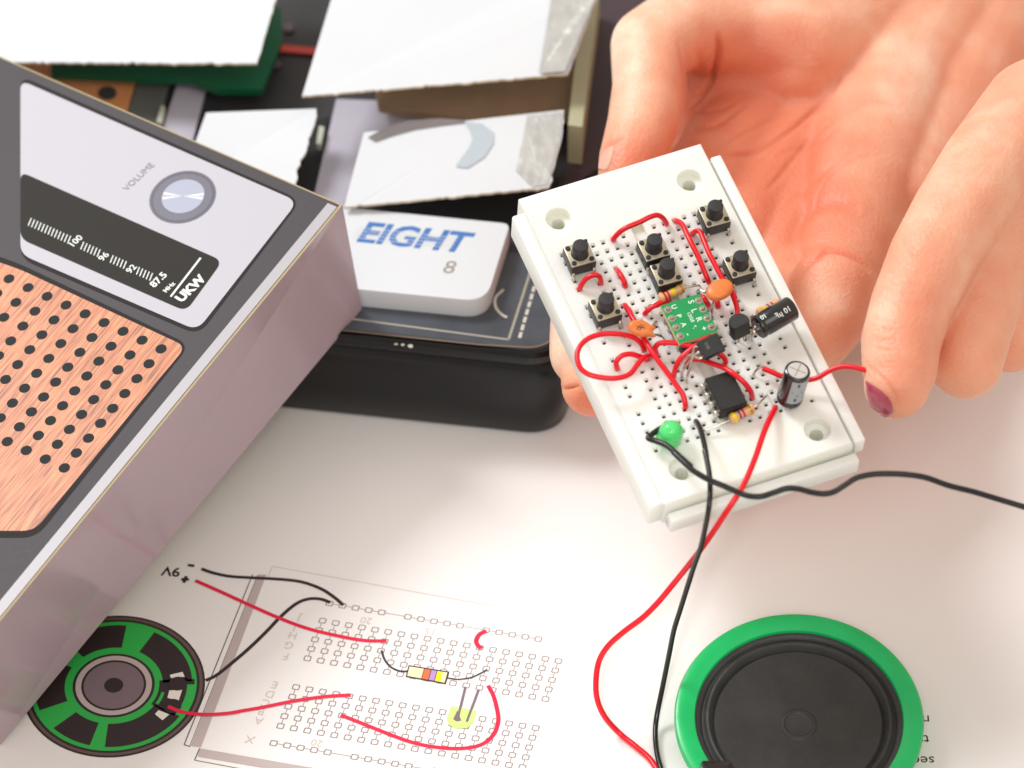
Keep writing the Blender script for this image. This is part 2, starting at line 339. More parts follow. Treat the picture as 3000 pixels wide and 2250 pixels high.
for q in ([(578, 905), (682, 880), (700, 920), (590, 930)], [(575, 1030), (680, 1025), (650, 1115), (560, 1090)], [(488, 1190), (575, 1225), (520, 1272), (458, 1222)]):
    parts.append(([PZ(*z8(*p), 7) for p in q], [[0, 1, 2, 3]], 5))
for (x, y), r in (((645, 975), 2.1), ((600, 1155), 2.1)):
    c = PZ(*z8(x, y), 8); t = np.linspace(0, 2*math.pi, 24, endpoint=False); parts.append((c+r*np.c_[np.cos(t), np.sin(t), 0*t], [list(range(24))], 0))
V, F, mi = join(parts); mesh('printed_loudspeaker', V, F, [M_ink, M_inkbrown, M_inkgreen, M_inkgrey, M_inkmid, M_inkwhite], sheet, M='world', smooth=False, mi=mi)

# ================================================================== BLACK CALENDAR CASE at the back
CZ = 28.
ca = unit(P(1000, 985, CZ)-P(1625, 1050, CZ)); cb = unit(P(1679, 852, CZ)-P(1625, 1050, CZ)); ccor = P(1640, 1052, CZ)
case = empty('calendar_case', ccor*[1, 1, 0], 'black cardboard calendar case with rounded corner and opened white doors, behind the hand', 'case')
def cas(a, b, z): return np.array([*(ccor+ca*a+cb*b)[:2], z])
def outline(ins, z, r=9): return rround([cas(ins, ins, z), cas(260, ins, z), cas(260, 330, z), cas(ins, 330, z)], [r-ins*.4, 3, 3, 3], 10)
lev = [(1.0, 0), (.0, 1.5), (-.6, 10), (-.6, 18), (0, 22.5), (.9, 24), (.5, 25), (.5, 27), (1.2, CZ)]
V = []; F = []
for ins, z in lev: V += outline(ins-.5, z)
n = len(outline(0, 0))
for i in range(len(lev)-1):
    for k in range(n): F.append([i*n+k, i*n+(k+1) % n, (i+1)*n+(k+1) % n, (i+1)*n+k])
F.append(list(range(n))[::-1]); F.append([(len(lev)-1)*n+k for k in range(n)])
mesh('case_body', V, F, M_caseside, case, M='world')
def cpoly(pts, z, k=0): return [P(u, v, z) for u, v in pts]
mesh('case_top', *prism(outline(1.6, CZ+.15, 9), (0, 0, -.1)), M_case, case, M='world', smooth=False)
mesh('case_front_strip', *prism(rround([cas(2.3, 2.3, CZ+.3), cas(240, 2.3, CZ+.3), cas(240, 30, CZ+.3), cas(2.3, 34, CZ+.3)], [8, 0, 0, 0], 10), (0, 0, -.1)), M_caseblue, case, M='world', smooth=False)
parts = []
def cl(pts, wd, k=0): 
    V, F = ribbon([P(u, v, CZ+.4) for u, v in pts], wd, smoothpath=len(pts) > 2); parts.append((V, F, k))
cl([(960, 925), (1492, 995)], .55, 0); cl([(1490, 995), (1562, 770)], .6, 0)
for t in np.linspace(0, .9, 9): a = np.array([1522, 990]); b = np.array([1580, 790]); cl([a+(b-a)*t, a+(b-a)*(t+.085)], .8, 1)
cl([(1475, 848), (1452, 872), (1452, 898), (1466, 918), (1485, 930)], .7, 1)
o = outline(2.2, CZ+.42, 9); cl2 = [o[0], *o[1:12]]; V, F = ribbon([cas(200, 1.7, CZ+.42), cas(60, 1.7, CZ+.42), cas(20, 1.7, CZ+.42)]+[q for q in reversed(o[:11])]+[cas(1.7, 14, CZ+.42), cas(1.7, 40, CZ+.42)], .45, smoothpath=False); parts.append((V, F, 2))
for c, r in (((1180, 1010), 6), ((1203, 1014), 9), ((1160, 1008), 5)):
    parts.append(([P(c[0]+r*math.cos(t)*random.uniform(.7, 1.3), c[1]+r*.6*math.sin(t), CZ+.44) for t in np.linspace(0, 6.28, 9)[:-1]], [list(range(8))], 1))
M_l0 = mat('case_line_grey', (168, 164, 150), .5); M_l1 = mat('case_line_pale', (206, 206, 196), .5); M_l2 = mat('case_line_tan', (128, 110, 92), .6)
V, F, mi = join(parts); mesh('case_printed_line', V, F, [M_l0, M_l1, M_l2], case, M='world', smooth=False, mi=mi)
# printed/insert patches and one painted shadow on the case top
def patch(name, pts, z, th, m, r=0): return mesh(name, *prism(rround(cpoly(pts, z), r, 4) if r else cpoly(pts, z), (0, 0, -th)), m, case, M='world', smooth=False)
patch('lilac_panel', [(985, 290), (1300, 300), (1240, 640), (905, 640)], CZ+.7, .4, M_lilac)
patch('lilac_strip', [(530, 215), (612, 222), (560, 430), (468, 400)], CZ+1.5, 1.2, M_lilac)
patch('green_insert', [(150, 150), (822, 20), (826, 118), (768, 262), (640, 262), (560, 232), (150, 215)], CZ+7, 2, mat('green_insert_card', (0, 92, 54), .5, noise=.1, nscale=60))
patch('wood_print', [(60, 140), (408, 198), (372, 330), (60, 300)], CZ+1.2, 1, mat('orange_wood_print', (226, 152, 96), .5, noise=.12, nscale=90))
patch('printed_hole', [(292+28*math.cos(t)+22, 272+20*math.sin(t)) for t in np.linspace(0, 6.28, 17)[:-1]], CZ+1.35, .1, mat('dark_dot_print', (62, 60, 60), .6))
patch('grey_strip', [(405, 228), (500, 232), (455, 395), (370, 350)], CZ+1.3, 1, mat('grey_print', (104, 106, 100), .5, noise=.1, nscale=80))
patch('pale_clip', [(472, 308), (484, 312), (474, 360), (458, 356)], CZ+3, 2, mat('pale_clip', (190, 194, 176), .5))
patch('pale_clip', [(935, 368), (950, 372), (940, 425), (926, 420)], CZ+3, 2, MATS['pale_clip'])
patch('red_line', [(802, 128), (936, 140), (934, 160), (800, 148)], CZ+1.0, .3, mat('red_line_print', (214, 74, 62), .5))
for c in ((845, 80), (808, 186)): patch('printed_dot', [(c[0]+16*math.cos(t), c[1]+13*math.sin(t)) for t in np.linspace(0, 6.28, 13)[:-1]], CZ+1.0, .3, mat('dot_print', (96, 84, 84), .6))
patch('brown_wall', [(1100, 262), (1690, 200), (1665, 345), (1420, 360), (1240, 330), (1110, 312)], CZ+6, 2, M_brown)
patch('gap_shade_patch', [(1010, 590), (1640, 520), (1625, 620), (1560, 700), (1480, 655), (1010, 640)], CZ+.8, .2, mat('gap_shade_black', (16, 17, 20), .6))  # black case top with the door's cast shadow painted in
patch('gap_shade_patch', [(905, 360), (965, 340), (915, 560), (860, 560)], CZ+.9, .2, MATS['gap_shade_black'])
patch('olive_post', [(1712, -60), (1758, -60), (1706, 372), (1664, 366)], CZ+14, 13, M_olive)
patch('purple_panel', [(1768, -60), (1900, -60), (1900, 400), (1650, 560), (1655, 500), (1712, 380)], CZ+.8, .3, mat('purple_print', (66, 52, 58), .5, noise=.15, nscale=60))
# opened doors
def jag(pts, amp, n=14, which=None):
    out = []; N = len(pts)
    for i in range(N):
        a = np.array(pts[i], float); b = np.array(pts[(i+1) % N], float); am = amp*random.uniform(.5, 1.3); ph = random.uniform(0, 6); d = (b-a); nn = np.array([d[1], -d[0], 0]); L = np.linalg.norm(nn[:2]); nn /= L+1e-9
        m = max(2, int(L/11)) if (which is None or i in which) else 1
        for q in range(m): out.append(a+d*q/m+(nn*random.gauss(0, am)*(.35+.9*max(0, math.sin(q*.55+ph))**2) if 0 < q else 0))
    return out
def door(pts, th=.7, amp=4, which=None, name='door'):
    pp = [P(*p) for p in jag(pts, amp, which=which)]; V, F = prism(pp, (0, 0, -th)); mi = [0, 0]+[1]*(len(F)-2)
    return mesh(name, V, F, [M_card, M_cardedge], case, M='world', smooth=False, mi=mi)
dA = door([(-260, -160, 46), (856, -160, 50), (752, 186, 46), (-260, 180, 43)], amp=1.6, which=(1, 2)); dA['label'] = 'large torn white door at the far left'
dB = door([(1018, -160, 56), (1802, -160, 56), (1745, 0, 54), (1664, 216, 50), (885, 281, 48)], amp=1.6, which=(1, 2, 3)); dB['label'] = 'largest white door with foil along its right side'
dC = door([(604, 330, 38), (926, 318, 40), (928, 340, 40), (898, 440, 39), (868, 500, 38), (872, 520, 38), (845, 590, 37), (520, 560, 34)], amp=2.5, which=(2, 3, 4, 5)); dC['label'] = 'small torn white door above the radio box'
dq = [P(1066, 388, 40), P(1450, 344, 42), P(1608, 548, 39), P(1008, 606, 36)]; dn_ = unit(np.cross(dq[1]-dq[0], dq[3]-dq[0])); dn_ = dn_ if dn_[2] > 0 else -dn_
def DP(u, v, h=.25): r_ = ray(u, v); q = dq[0]+dn_*h; return CAM+r_*(((q-CAM)@dn_)/(r_@dn_))
def dz(u, v): return (u, v, DP(u, v, 0)[2])
dD = door([dz(1066, 388), dz(1450, 344), dz(1652, 322), dz(1646, 400), dz(1608, 548), dz(1008, 606)], amp=1.8, which=(2, 3, 4)); dD['label'] = 'white door with a painted shadow arc and foil edge'
fo = mesh('foil', *prism([P(*p) for p in ((1640, -150, 56.7), (1795, -150, 56.7), (1742, -2, 54.7), (1655, 208, 50.9), (1580, 214, 50.7))], (0, 0, -.2)), M_foil, dB, M='world', smooth=False)
mesh('foil', *prism([DP(*p, .3) for p in ((1545, 338), (1646, 328), (1640, 398), (1604, 540), (1560, 548), (1512, 500))], (0, 0, -.15)), M_foil, dD, M='world', smooth=False)
def sweep(top, bot, m): n_ = len(top); mesh('shade_swoosh', [DP(*p) for p in top+bot], [[q, q+1, n_+q+1, n_+q] for q in range(n_-1)], m, dD, M='world', smooth=False)  # shadow arch and pale reflection on the door, painted as flat shapes
sweep([(1078, 402), (1130, 372), (1200, 352), (1290, 346), (1360, 352)], [(1100, 416), (1150, 398), (1215, 380), (1295, 368), (1362, 360)], mat('shadow_arch_grey', (118, 112, 112), .55, noise=.15, nscale=100))
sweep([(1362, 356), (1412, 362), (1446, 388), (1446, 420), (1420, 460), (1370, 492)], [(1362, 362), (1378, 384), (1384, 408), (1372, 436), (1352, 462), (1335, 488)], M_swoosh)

# ================================================================== WHITE BOX LETTERED EIGHT
wb = empty('white_box', P(1300, 780, CZ)*[1, 1, 1], 'small white rounded box lettered EIGHT in blue with a grey 8, on the black case', 'box')
top = rround([P(1000, 606, CZ+6), P(1496, 655, CZ+6), P(1425, 885, CZ+6), P(985, 842, CZ+6)], [1, 2, 6, 2], 8)
top = np.array(top); cen = top.mean(0); V = np.vstack([top*1, top+[0, 0, -1.0]+(top-cen)*.004, top+[0, 0, -6]]); V[:len(top)] = cen+(top-cen)*.992; n = len(top)
F = [list(range(n))]+[[i+a*n, (i+1) % n+a*n, n*(a+1)+(i+1) % n, n*(a+1)+i] for a in (0, 1) for i in range(n)]+[[2*n+i for i in range(n)][::-1]]
mesh('box_body', V, F, M_card, wb, M='world')
xd = unit(P(1345, 735, CZ)-P(1045, 703, CZ)); yd = unit(np.cross([0, 0, 1], xd))
V, F = text_vf('EIGHT', 9.3, P(1040, 705, CZ+6.05), xd*1.02, yd*1.05, shear=.28, bold=.03); mesh('box_lettering', V, F, M_blue, wb, M='world', smooth=False)
parts = []
for k in range(1, 5): 
    a = P(1030, 705, CZ+6.08)+yd*(k*1.18); parts.append(ribbon([a-xd*.5+xd*k*.3, a+xd*24.5+xd*k*.3], .18, smoothpath=False))
V, F, _ = join(parts); mesh('letter_stripe', V, F, M_card, wb, M='world', smooth=False)
V, F = text_vf('8', 6.2, P(1292, 798, CZ+6.05), xd, yd, shear=.15); mesh('box_number', V, F, mat('grey_number_ink', (150, 142, 128), .6), wb, M='world', smooth=False)

# ================================================================== RADIO-PRINTED BOX at the left
rC = P(1003, 600, 66); rD = P(288, 1470, 50); rE = P(288, 295, 60.5); nb = unit(np.cross(rE-rC, rD-rC)); nb = nb if nb[2] > 0 else -nb
ax = unit(rD-rC); ay = unit((rE-rC)-ax*((rE-rC)@ax))
def FP(u, v, h=0.):
    r = ray(u, v); s = ((rC+nb*h-CAM)@nb)/(r@nb); return CAM+r*s
LX = np.linalg.norm(rD-rC)*1.45; LY = 150.
A_ = P(1060, 905, 29); Bt = P(288, 1905, 0); dwn0 = A_-rC; dirb = unit(Bt-A_)
radio = empty('radio_box', rC*[1, 1, 0], 'cardboard box printed like an old radio with a volume knob, tuning dial and wood grille', 'box')
t0 = [rC, rC+ax*LX, rC+ax*LX+ay*LY, rC+ay*LY]; btm1 = A_+dirb*LX*1.02
b0 = [A_, btm1, btm1+ay*LY, A_+ay*LY]
for q in b0: q[2] = max(q[2], .3)
V = np.array(t0+b0); mesh('box_shell', V, [[0, 1, 2, 3], [4, 5, 6, 7][::-1], [0, 1, 5, 4], [1, 2, 6, 5], [2, 3, 7, 6], [3, 0, 4, 7]], [M_boxedge, M_boxedge, M_mauve], radio, M='world', smooth=False, mi=[0, 1, 2, 2, 2, 2])
WOODROT = 0
def fpoly(pts, h, r=0): 
    q = [FP(u, v, h) for u, v in pts]; return rround(q, r, 6) if r is not 0 else q
# printed front: grey field with the pale stripe along the edge
g = [rC+nb*.06+ax*.4+ay*.6, rC+nb*.06+ax*LX+ay*.6, rC+nb*.06+ax*LX+ay*LY, rC+nb*.06+ax*.4+ay*LY]
mesh('front_print', g, [[0, 1, 2, 3]], M_boxgrey, radio, M='world', smooth=False)
sA = FP(960, 597, .12); swd = abs((sA-rC)@ay)
s_ = [rC+nb*.12+ax*1.2+ay*.7, rC+nb*.12+ax*LX+ay*.7, rC+nb*.12+ax*LX+ay*3.4, rC+nb*.12+ax*1.2+ay*3.4]
mesh('edge_stripe', s_, [[0, 1, 2, 3]], M_stripe, radio, M='world', smooth=False)
pn = [(60, 235), (872, 590), (578, 968), (60, 745)]
M_pl = mat('panel_rim_print', (36, 32, 31), .6, spec=.2)
mesh('panel_rim', fpoly([(60, 222), (882, 586), (582, 982), (60, 758)], .12, 4), [list(range(28))], M_pl, radio, M='world', smooth=False)
mesh('white_panel', fpoly(pn, .18, 3.2), [list(range(28))], M_panel, radio, M='world', smooth=False)
mesh('tuning_dial', fpoly([(60, 503), (652, 764), (545, 912), (60, 700)], .24, 2.6), [list(range(28))], M_dark, radio, M='world', smooth=False)
# knob print
kc = FP(535, 577, .24)
def fring(c, r0, r1, m, k, n=64):
    t = np.linspace(0, 2*math.pi, n+1); o = np.cos(t)[:, None]*ax+np.sin(t)[:, None]*ay; V = np.vstack([c+o*r0+nb*k, c+o*r1+nb*k]); return V, [[i, i+1, n+2+i, n+1+i] for i in range(n)], m
parts = [fring(kc, 0, 8.1, 0, 0), fring(kc, 7.2, 7.7, 3, .03), fring(kc+ax*-.2, 0, 5.2, 1, .05)]
for a in (.9, 1.2, 4.05, 4.3):
    v1 = np.cos(a)*ax+np.sin(a)*ay; v2 = np.cos(a+.16)*ax+np.sin(a+.16)*ay; c = kc+ax*-.2+nb*.08; parts.append(([c, c+v1*5, c+v2*5], [[0, 1, 2]], 2))
V, F, mi = join(parts); mesh('volume_knob', V, F, [M_knob, M_knobdisc, mat('knob_glint', (226, 228, 236), .4), mat('knob_ring', (70, 68, 84), .4)], radio, M='world', smooth=False, mi=mi)
tdir = unit(FP(592, 800, 0)-FP(512, 876, 0)); tup = unit(np.cross(nb, tdir))
parts = [text_vf('UKW', 3.5, FP(532, 886, .32), tdir, tup, bold=.05), text_vf('MHz', 1.7, FP(486, 858, .32), tdir, tup, bold=.03), text_vf('87.5', 2.7, FP(452, 843, .32), tdir, tup, bold=.03),
         text_vf('92', 2.5, FP(381, 802, .32), tdir, tup, bold=.02), text_vf('96', 2.5, FP(300, 766, .32), tdir, tup, bold=.02), text_vf('100', 2.5, FP(212, 726, .32), tdir, tup, bold=.02),
         ribbon([FP(588, 755, .32), FP(500, 869, .32)], .55, nb, smoothpath=False)]
for i in range(46):
    if i in (5, 6, 7, 13, 14, 15, 22, 23, 24) or i > 37: continue
    u = 438-i*9.6; v = 822-i*4.35; parts.append(ribbon([FP(u, v, .32), FP(u+9, v-22, .32)] if True else 0, .28, nb, smoothpath=False))
V, F, _ = join(parts); mesh('dial_lettering', V, F, M_white, radio, M='world', smooth=False)
V, F = text_vf('VOLUME', 2.5, FP(372, 560, .26), tdir, tup); mesh('volume_lettering', V, F, mat('grey_letter', (120, 118, 130), .5), radio, M='world', smooth=False)
# wood grille
woodM = None
gr_dir = unit(FP(*zd(410, 733))-FP(*zd(508, 613)))
grip = empty('tmp', (0, 0, 0), 'x', 'x'); bpy.data.objects.remove(grip)
WOODROT = math.atan2(-gr_dir[0], gr_dir[1]); M_wood = wood()
gp = [(60, 790), (545, 1015), (100, 1555), (-200, 1555), (-200, 700)]
mesh('grille_rim', fpoly([(60, 774), (556, 1010), (106, 1575), (-200, 1575), (-200, 680)], .12, 3.6), [list(range(35))], M_pl, radio, M='world', smooth=False)
mesh('wood_grille', fpoly(gp, .18, 2.8), [list(range(35))], M_wood, radio, M='world', smooth=False)
parts = []; base = np.array([508., 613.]); a1 = np.array([-154., -71.]); a2 = np.array([-98., 120.5])
for i in range(0, 9):
    for j in range(-7, 9):
        p = base+a1*i+a2*j; u, v = zd(*p)
        if v > 1535 or v < 790+(u-60)*.464+16: continue
        if u < -60: continue
        parts.append(([FP(u, v, .26)+(ax*math.cos(t)+ay*math.sin(t))*1.32 for t in np.linspace(0, 2*math.pi, 25)[:-1]], [list(range(24))]))
V, F, _ = join(parts); mesh('grille_hole_print', V, F, mat('grille_hole_ink', (30, 36, 38), .6, spec=.2), radio, M='world', smooth=False)

# ================================================================== LOUDSPEAKER
ctr = P(2341, 2104, 9); tilt = math.radians(6.5)
sn = np.array([0, -math.sin(tilt), math.cos(tilt)]); Rm, _ = frame_to(sn); Msp = Matrix([[*Rm[i], ctr[i]*S] for i in range(3)]+[[0, 0, 0, 1]])
spk = empty('loudspeaker', Msp, 'round loudspeaker with green plastic rim and black cone, lying on the paper', 'loudspeaker')
mesh('rim', *lathe([(23.6, -3.2), (23.7, -.2), (23.9, .15), (24.6, .35), (26.0, .75), (27.2, .8), (28.1, .5), (28.5, -.1), (28.5, -1.2), (27.9, -2.4), (26.5, -3.2)], 128, cap=False), M_rim, spk)
mesh('basket', *lathe([(27.4, -2.2), (26, -4), (15, -9.2), (9.5, -9.6)], 96, cap=False), M_rim, spk)
mesh('magnet', *lathe([(9.5, -9.5), (9.8, -9.2), (9.8, -8.2), (9.0, -8.0)], 48), M_tin, spk)
mesh('cone', *lathe([(23.75, -.6), (22.9, -.7), (22.6, -.9), (22.2, -1.35), (21.7, -1.05), (21.2, -.45), (20.7, -.35), (20.2, -.75), (19.85, -1.5), (19.5, -1.95), (19.2, -1.7), (18.9, -1.5), (14, -2.0), (8, -2.5), (4.3, -2.8), (3.9, -2.45), (3.4, -2.4), (3.1, -2.75), (2.9, -2.85), (.01, -2.7)], 128, cap=False), M_cone, spk)
tp = P(2098, 2262, 8); mesh('terminal', *box(tp, (7, 5, 3), .8), M_blackg, spk, M='world')

# ================================================================== BREADBOARD
bb = empty('breadboard', FB, 'white plastic breadboard full of components and jumper wires, held in the hand', 'breadboard')
TH = 8.5; cols = [-4, -2, -1, 0, 1, 2, 5, 6, 7, 8, 9, 11]
def rail_ok(j): return j not in (2, 5, 8, 11, 14, 17, 21)
hs = .66; 
xl = sorted({-5.35, 12.45, 2.9, 4.1} | {c+s*hs/2.54 for c in cols for s in (-1, 1)}); yl = sorted({-6.95, 27.25, -.75, 21.4} | {r+s*hs/2.54 for r in range(23) for s in (-1, 1)})
screws = [(-2.84, -3.79), (10.04, -3.62), (10.2, 25.01), (-2.59, 24.57)]; scr = 1.35
for sx, sy in screws: xl += [sx-scr, sx+scr]; yl += [sy-scr, sy+scr]
xl = sorted(set(np.round(xl, 4))); yl = sorted(set(np.round(yl, 4)))
holes = {(c, r) for c in cols for r in range(23) if (c not in (-4, 11) or rail_ok(r))}
parts = []; hp = []; GD = 1.6
def q3(x, y, z): return (x*2.54, -y*2.54, z)
for a, b in zip(xl[:-1], xl[1:]):
    for c, d in zip(yl[:-1], yl[1:]):
        mx_, my = (a+b)/2, (c+d)/2
        if any(abs(mx_-sx) < scr and abs(my-sy) < scr for sx, sy in screws): continue
        if (round(mx_), round(my)) in holes and abs(mx_-round(mx_)) < hs/2.54 and abs(my-round(my)) < hs/2.54: continue
        zz = 0
        if 2.9 < mx_ < 4.1 and -.75 < my < 21.4: zz = -GD
        parts.append(([q3(a, c, zz), q3(b, c, zz), q3(b, d, zz), q3(a, d, zz)], [[0, 1, 2, 3]]))
for x, dy in ((2.9, 0), (4.1, 0)): parts.append(([q3(x, -.75, 0), q3(x, 21.4, 0), q3(x, 21.4, -GD), q3(x, -.75, -GD)], [[0, 1, 2, 3]]))
for y in (-.75, 21.4): parts.append(([q3(2.9, y, 0), q3(4.1, y, 0), q3(4.1, y, -GD), q3(2.9, y, -GD)], [[0, 1, 2, 3]]))
for c, r in holes:
    s0 = hs; s1 = .42; s2 = .40
    def ringv(s, z): return [(c*2.54+sx*s, -r*2.54+sy*s, z) for sx, sy in ((-1, -1), (1, -1), (1, 1), (-1, 1))]
    parts.append((ringv(s0, 0)+ringv(s1, -.42)+ringv(s2, -2.2), [[i+4*k, (i+1) % 4+4*k, 4*(k+1)+(i+1) % 4, 4*(k+1)+i] for k in (0, 1) for i in range(4)]))
    hp.append((ringv(s2+.02, -1.0), [[0, 1, 2, 3]]))
# screw holes: square patch with a countersunk round hole
for sx, sy in screws:
    n = 32; t = np.linspace(0, 2*math.pi, n, endpoint=False)+math.pi/4; sqp = []
    for x in t:
        cx, cy = math.cos(x), math.sin(x); m = scr/max(abs(cx), abs(cy)); sqp.append(q3(sx+cx*m, sy+cy*m, 0))
    rings = [sqp]+[[q3(sx+math.cos(x)*r, sy+math.sin(x)*r, z) for x in t] for r, z in ((1.22, 0), (1.16, -.2), (1.12, -2.2), (.62, -2.5), (.6, -TH+1))]
    V = [p for R_ in rings for p in R_]; F = [[i+k*n, (i+1) % n+k*n, (k+1)*n+(i+1) % n, (k+1)*n+i] for k in range(len(rings)-1) for i in range(n)]; F.append([(len(rings)-1)*n+i for i in range(n)])
    parts.append((V, F))
# outer walls of the main block, bevelled
def rect(x0, y0, x1, y1, z): return [q3(x0, y0, z), q3(x1, y0, z), q3(x1, y1, z), q3(x0, y1, z)]
bv = .12
rg = [rect(-5.35, -6.95, 12.45, 27.25, 0), rect(-5.35-bv, -6.95-bv, 12.45+bv, 27.25+bv, -.3), rect(-5.35-bv, -6.95-bv, 12.45+bv, 27.25+bv, -TH), ]
parts.append(([p for R_ in rg for p in R_], [[i+4*k, (i+1) % 4+4*k, 4*(k+1)+(i+1) % 4, 4*(k+1)+i] for k in (0, 1) for i in range(4)]+[[8, 9, 10, 11]]))
V, F, _ = join(parts); blk = mesh('block', V, F, M_ivory, bb, smooth=False)
V, F, _ = join(hp); mesh('contact_strip', V, F, M_hole, blk, smooth=False)
# rails on the edges
def barl(x0, y0, x1, y1, z0, z1, bev=.35): return box(((x0+x1)/2*2.54, -(y0+y1)/2*2.54, (z0+z1)/2), ((x1-x0)*2.54, (y1-y0)*2.54, z1-z0), bev, 2)
mesh('side_ledge', *join([barl(-6.75, -5.6, -5.3, 27.2, -TH+.3, -.25, .6)])[:2], M_ivory, bb)
mesh('side_rail', *join([barl(12.85, -5.45, 13.9, 27.3, -5.6, -.6, .45), barl(12.4, -5.45, 13.0, 27.2, -5.6, -2.1, .1)])[:2], M_ivory, bb)
mesh('end_rail', *join([barl(-5.2, 27.6, 12.9, 28.55, -TH, -3.6, .4), barl(-5.2, 27.2, 12.9, 27.9, -TH, -5.4, .1)])[:2], M_ivory, bb)
mesh('label_plate', *barl(-6.7, 27.0, -5.35, 27.5, -TH+1, -.8, .3), M_ivory, bb) if False else None
# ------------------------------------------------------------------ push buttons
def make_button(label):
    r = empty('push_button', Matrix(), label, 'push button', 'square push buttons on the breadboard')
    mesh('button_base', *box((0, 0, 2.3), (6.0, 6.0, 3.4), .15), M_blackp, r)
    pl = mesh('top_plate', *box((0, 0, 4.12), (5.9, 5.9, .34), .12), M_plate, r)
    mesh('stem', *lathe([(2.05, 4.25), (2.0, 4.5), (1.85, 4.7), (1.8, 7.6), (1.62, 7.9), (1.0, 8.0)], 32), M_stem, r)
    mesh('stem_tab', *box((1.5, .9, 7.6), (.9, .6, .9), .2), M_stem, r)
    for x in (-2.15, 2.15):
        for y in (-2.15, 2.15): mesh('rivet', *lathe([(.6, 4.2), (.58, 4.55), (.4, 4.68)], 16, ([[1, 0, 0], [0, 1, 0], [0, 0, 1]], (x, y, 0))), M_stem, r)
    for x in (-2.54, 2.54):
        for y in (-1, 1):
            mesh('pin', *tube([(x*.98, y*2.9, 1.4), (x, y*3.5, 1.1), (x, y*3.75, .1), (x, y*3.75, -1.5)], [.4, .38, .3, .25], 4, 8), M_tin, r)
    return r
def dup(root, M, label):
    r = root.copy(); scene.collection.objects.link(r); r.matrix_world = M; r['label'] = label
    for c in list(root.children):
        d = c.copy(); scene.collection.objects.link(d); d.parent = r
        for g_ in c.children: e = g_.copy(); scene.collection.objects.link(e); e.parent = d
    return r
bts = [(-3.05, 1.55, 'push button nearest the left edge, right above the short red arch wire'), (3.45, 3.25, 'upper of the two touching push buttons in the middle, below the long red arch wire'),
       (3.5, 6.1, 'lower of the two touching push buttons in the middle, above a small resistor'), (10.05, 1.75, 'push button in the top right corner of the breadboard'),
       (10.05, 7.6, 'push button at the right edge, between the corner button and the lying capacitor'), (-3.05, 7.65, 'push button at the left, just above the red wire loop')]
b0_ = make_button(bts[0][2])
for i, (x, y, lab) in enumerate(bts):
    M = FB@Matrix.Translation((x*2.54*S, -y*2.54*S, .0003))@Matrix.Rotation(math.radians(-2+random.uniform(-1.5, 1.5)), 4, 'Z')
    if i == 0: b0_.matrix_world = M
    else: dup(b0_, M, lab)
# ------------------------------------------------------------------ board things in the board frame
FBt = np.array(FB)
def bthing(name, label, cat, group=None): return empty(name, FB, label, cat, group)
def loc(u, v, h): return BL(u, v, h)
# green module
md = bthing('chip_module', 'small green circuit board with eight solder pads and white letters', 'circuit board')
pc = [loc(*z3(*p), 5.6) for p in ((1108, 148), (1490, 30), (1655, 395), (1300, 480))]
x0, x1 = (pc[0][0]+pc[3][0])/2, (pc[1][0]+pc[2][0])/2; y0, y1 = (pc[0][1]+pc[1][1])/2, (pc[2][1]+pc[3][1])/2
mcx, mcy = (x0+x1)/2, (y0+y1)/2
V, F = box((mcx, mcy, 4.95), (x1-x0, abs(y1-y0), 1.2), 0); mi = [0]*len(F); mesh('board_core', V, F, M_fr4, md, smooth=False)
mesh('board_mask', *box((mcx, mcy, 5.6), (x1-x0-.05, abs(y1-y0)-.05, .1), 0), M_green, md, smooth=False)
mesh('chip_body', *box((mcx-.3, mcy-.4, 2.1), (7.2, 10.2, 3.6), .3), M_epoxy, md)
padm = []
for px_ in ((1190, 180), (1228, 262), (1268, 345), (1305, 425), (1475, 95), (1515, 175), (1555, 258), (1595, 340)):
    p = loc(*z3(*px_), 5.7); 
    mesh('solder_pad', *lathe([(.95, 5.66), (.92, 5.72), (.55, 5.78), (.5, 6.1), (.3, 6.35), (.05, 6.4)], 20, (np.eye(3), (p[0], p[1], 0))), M_tin, md)
    mesh('pin', *tube([(p[0], p[1], 4.4), (p[0], p[1], -1.5)], .3, 1, 8, False), M_tin, md)
dn = np.array([0, -1., 0]); rt_ = np.array([1., 0, 0])
parts = []
for s, (x, y), sz in (('U', (1255, 170), 1.7), ('P', (1300, 255), 1.7), ('A', (1345, 335), 1.7), ('-', (1385, 425), 2.0), ('S', (1410, 125), 1.9), ('L', (1440, 205), 1.9), ('R', (1485, 285), 1.9), ('+', (1530, 370), 1.9)):
    c = loc(*z3(x, y), 5.7); parts.append(text_vf(s, sz, (c[0]-.55, c[1]+.5, 5.68), dn, rt_, align='CENTER', bold=.015))
c = loc(*z3(1368, 205), 5.7); parts.append(text_vf('12028', 1.15, (c[0]-.1, c[1], 5.68), dn, rt_, bold=.01)); c = loc(*z3(1425, 345), 5.7); parts.append(text_vf('*,', 1.2, (c[0], c[1]+.4, 5.68), dn, rt_, bold=.02))
V, F, _ = join(parts); mesh('board_lettering', V, F, M_white, md, smooth=False)
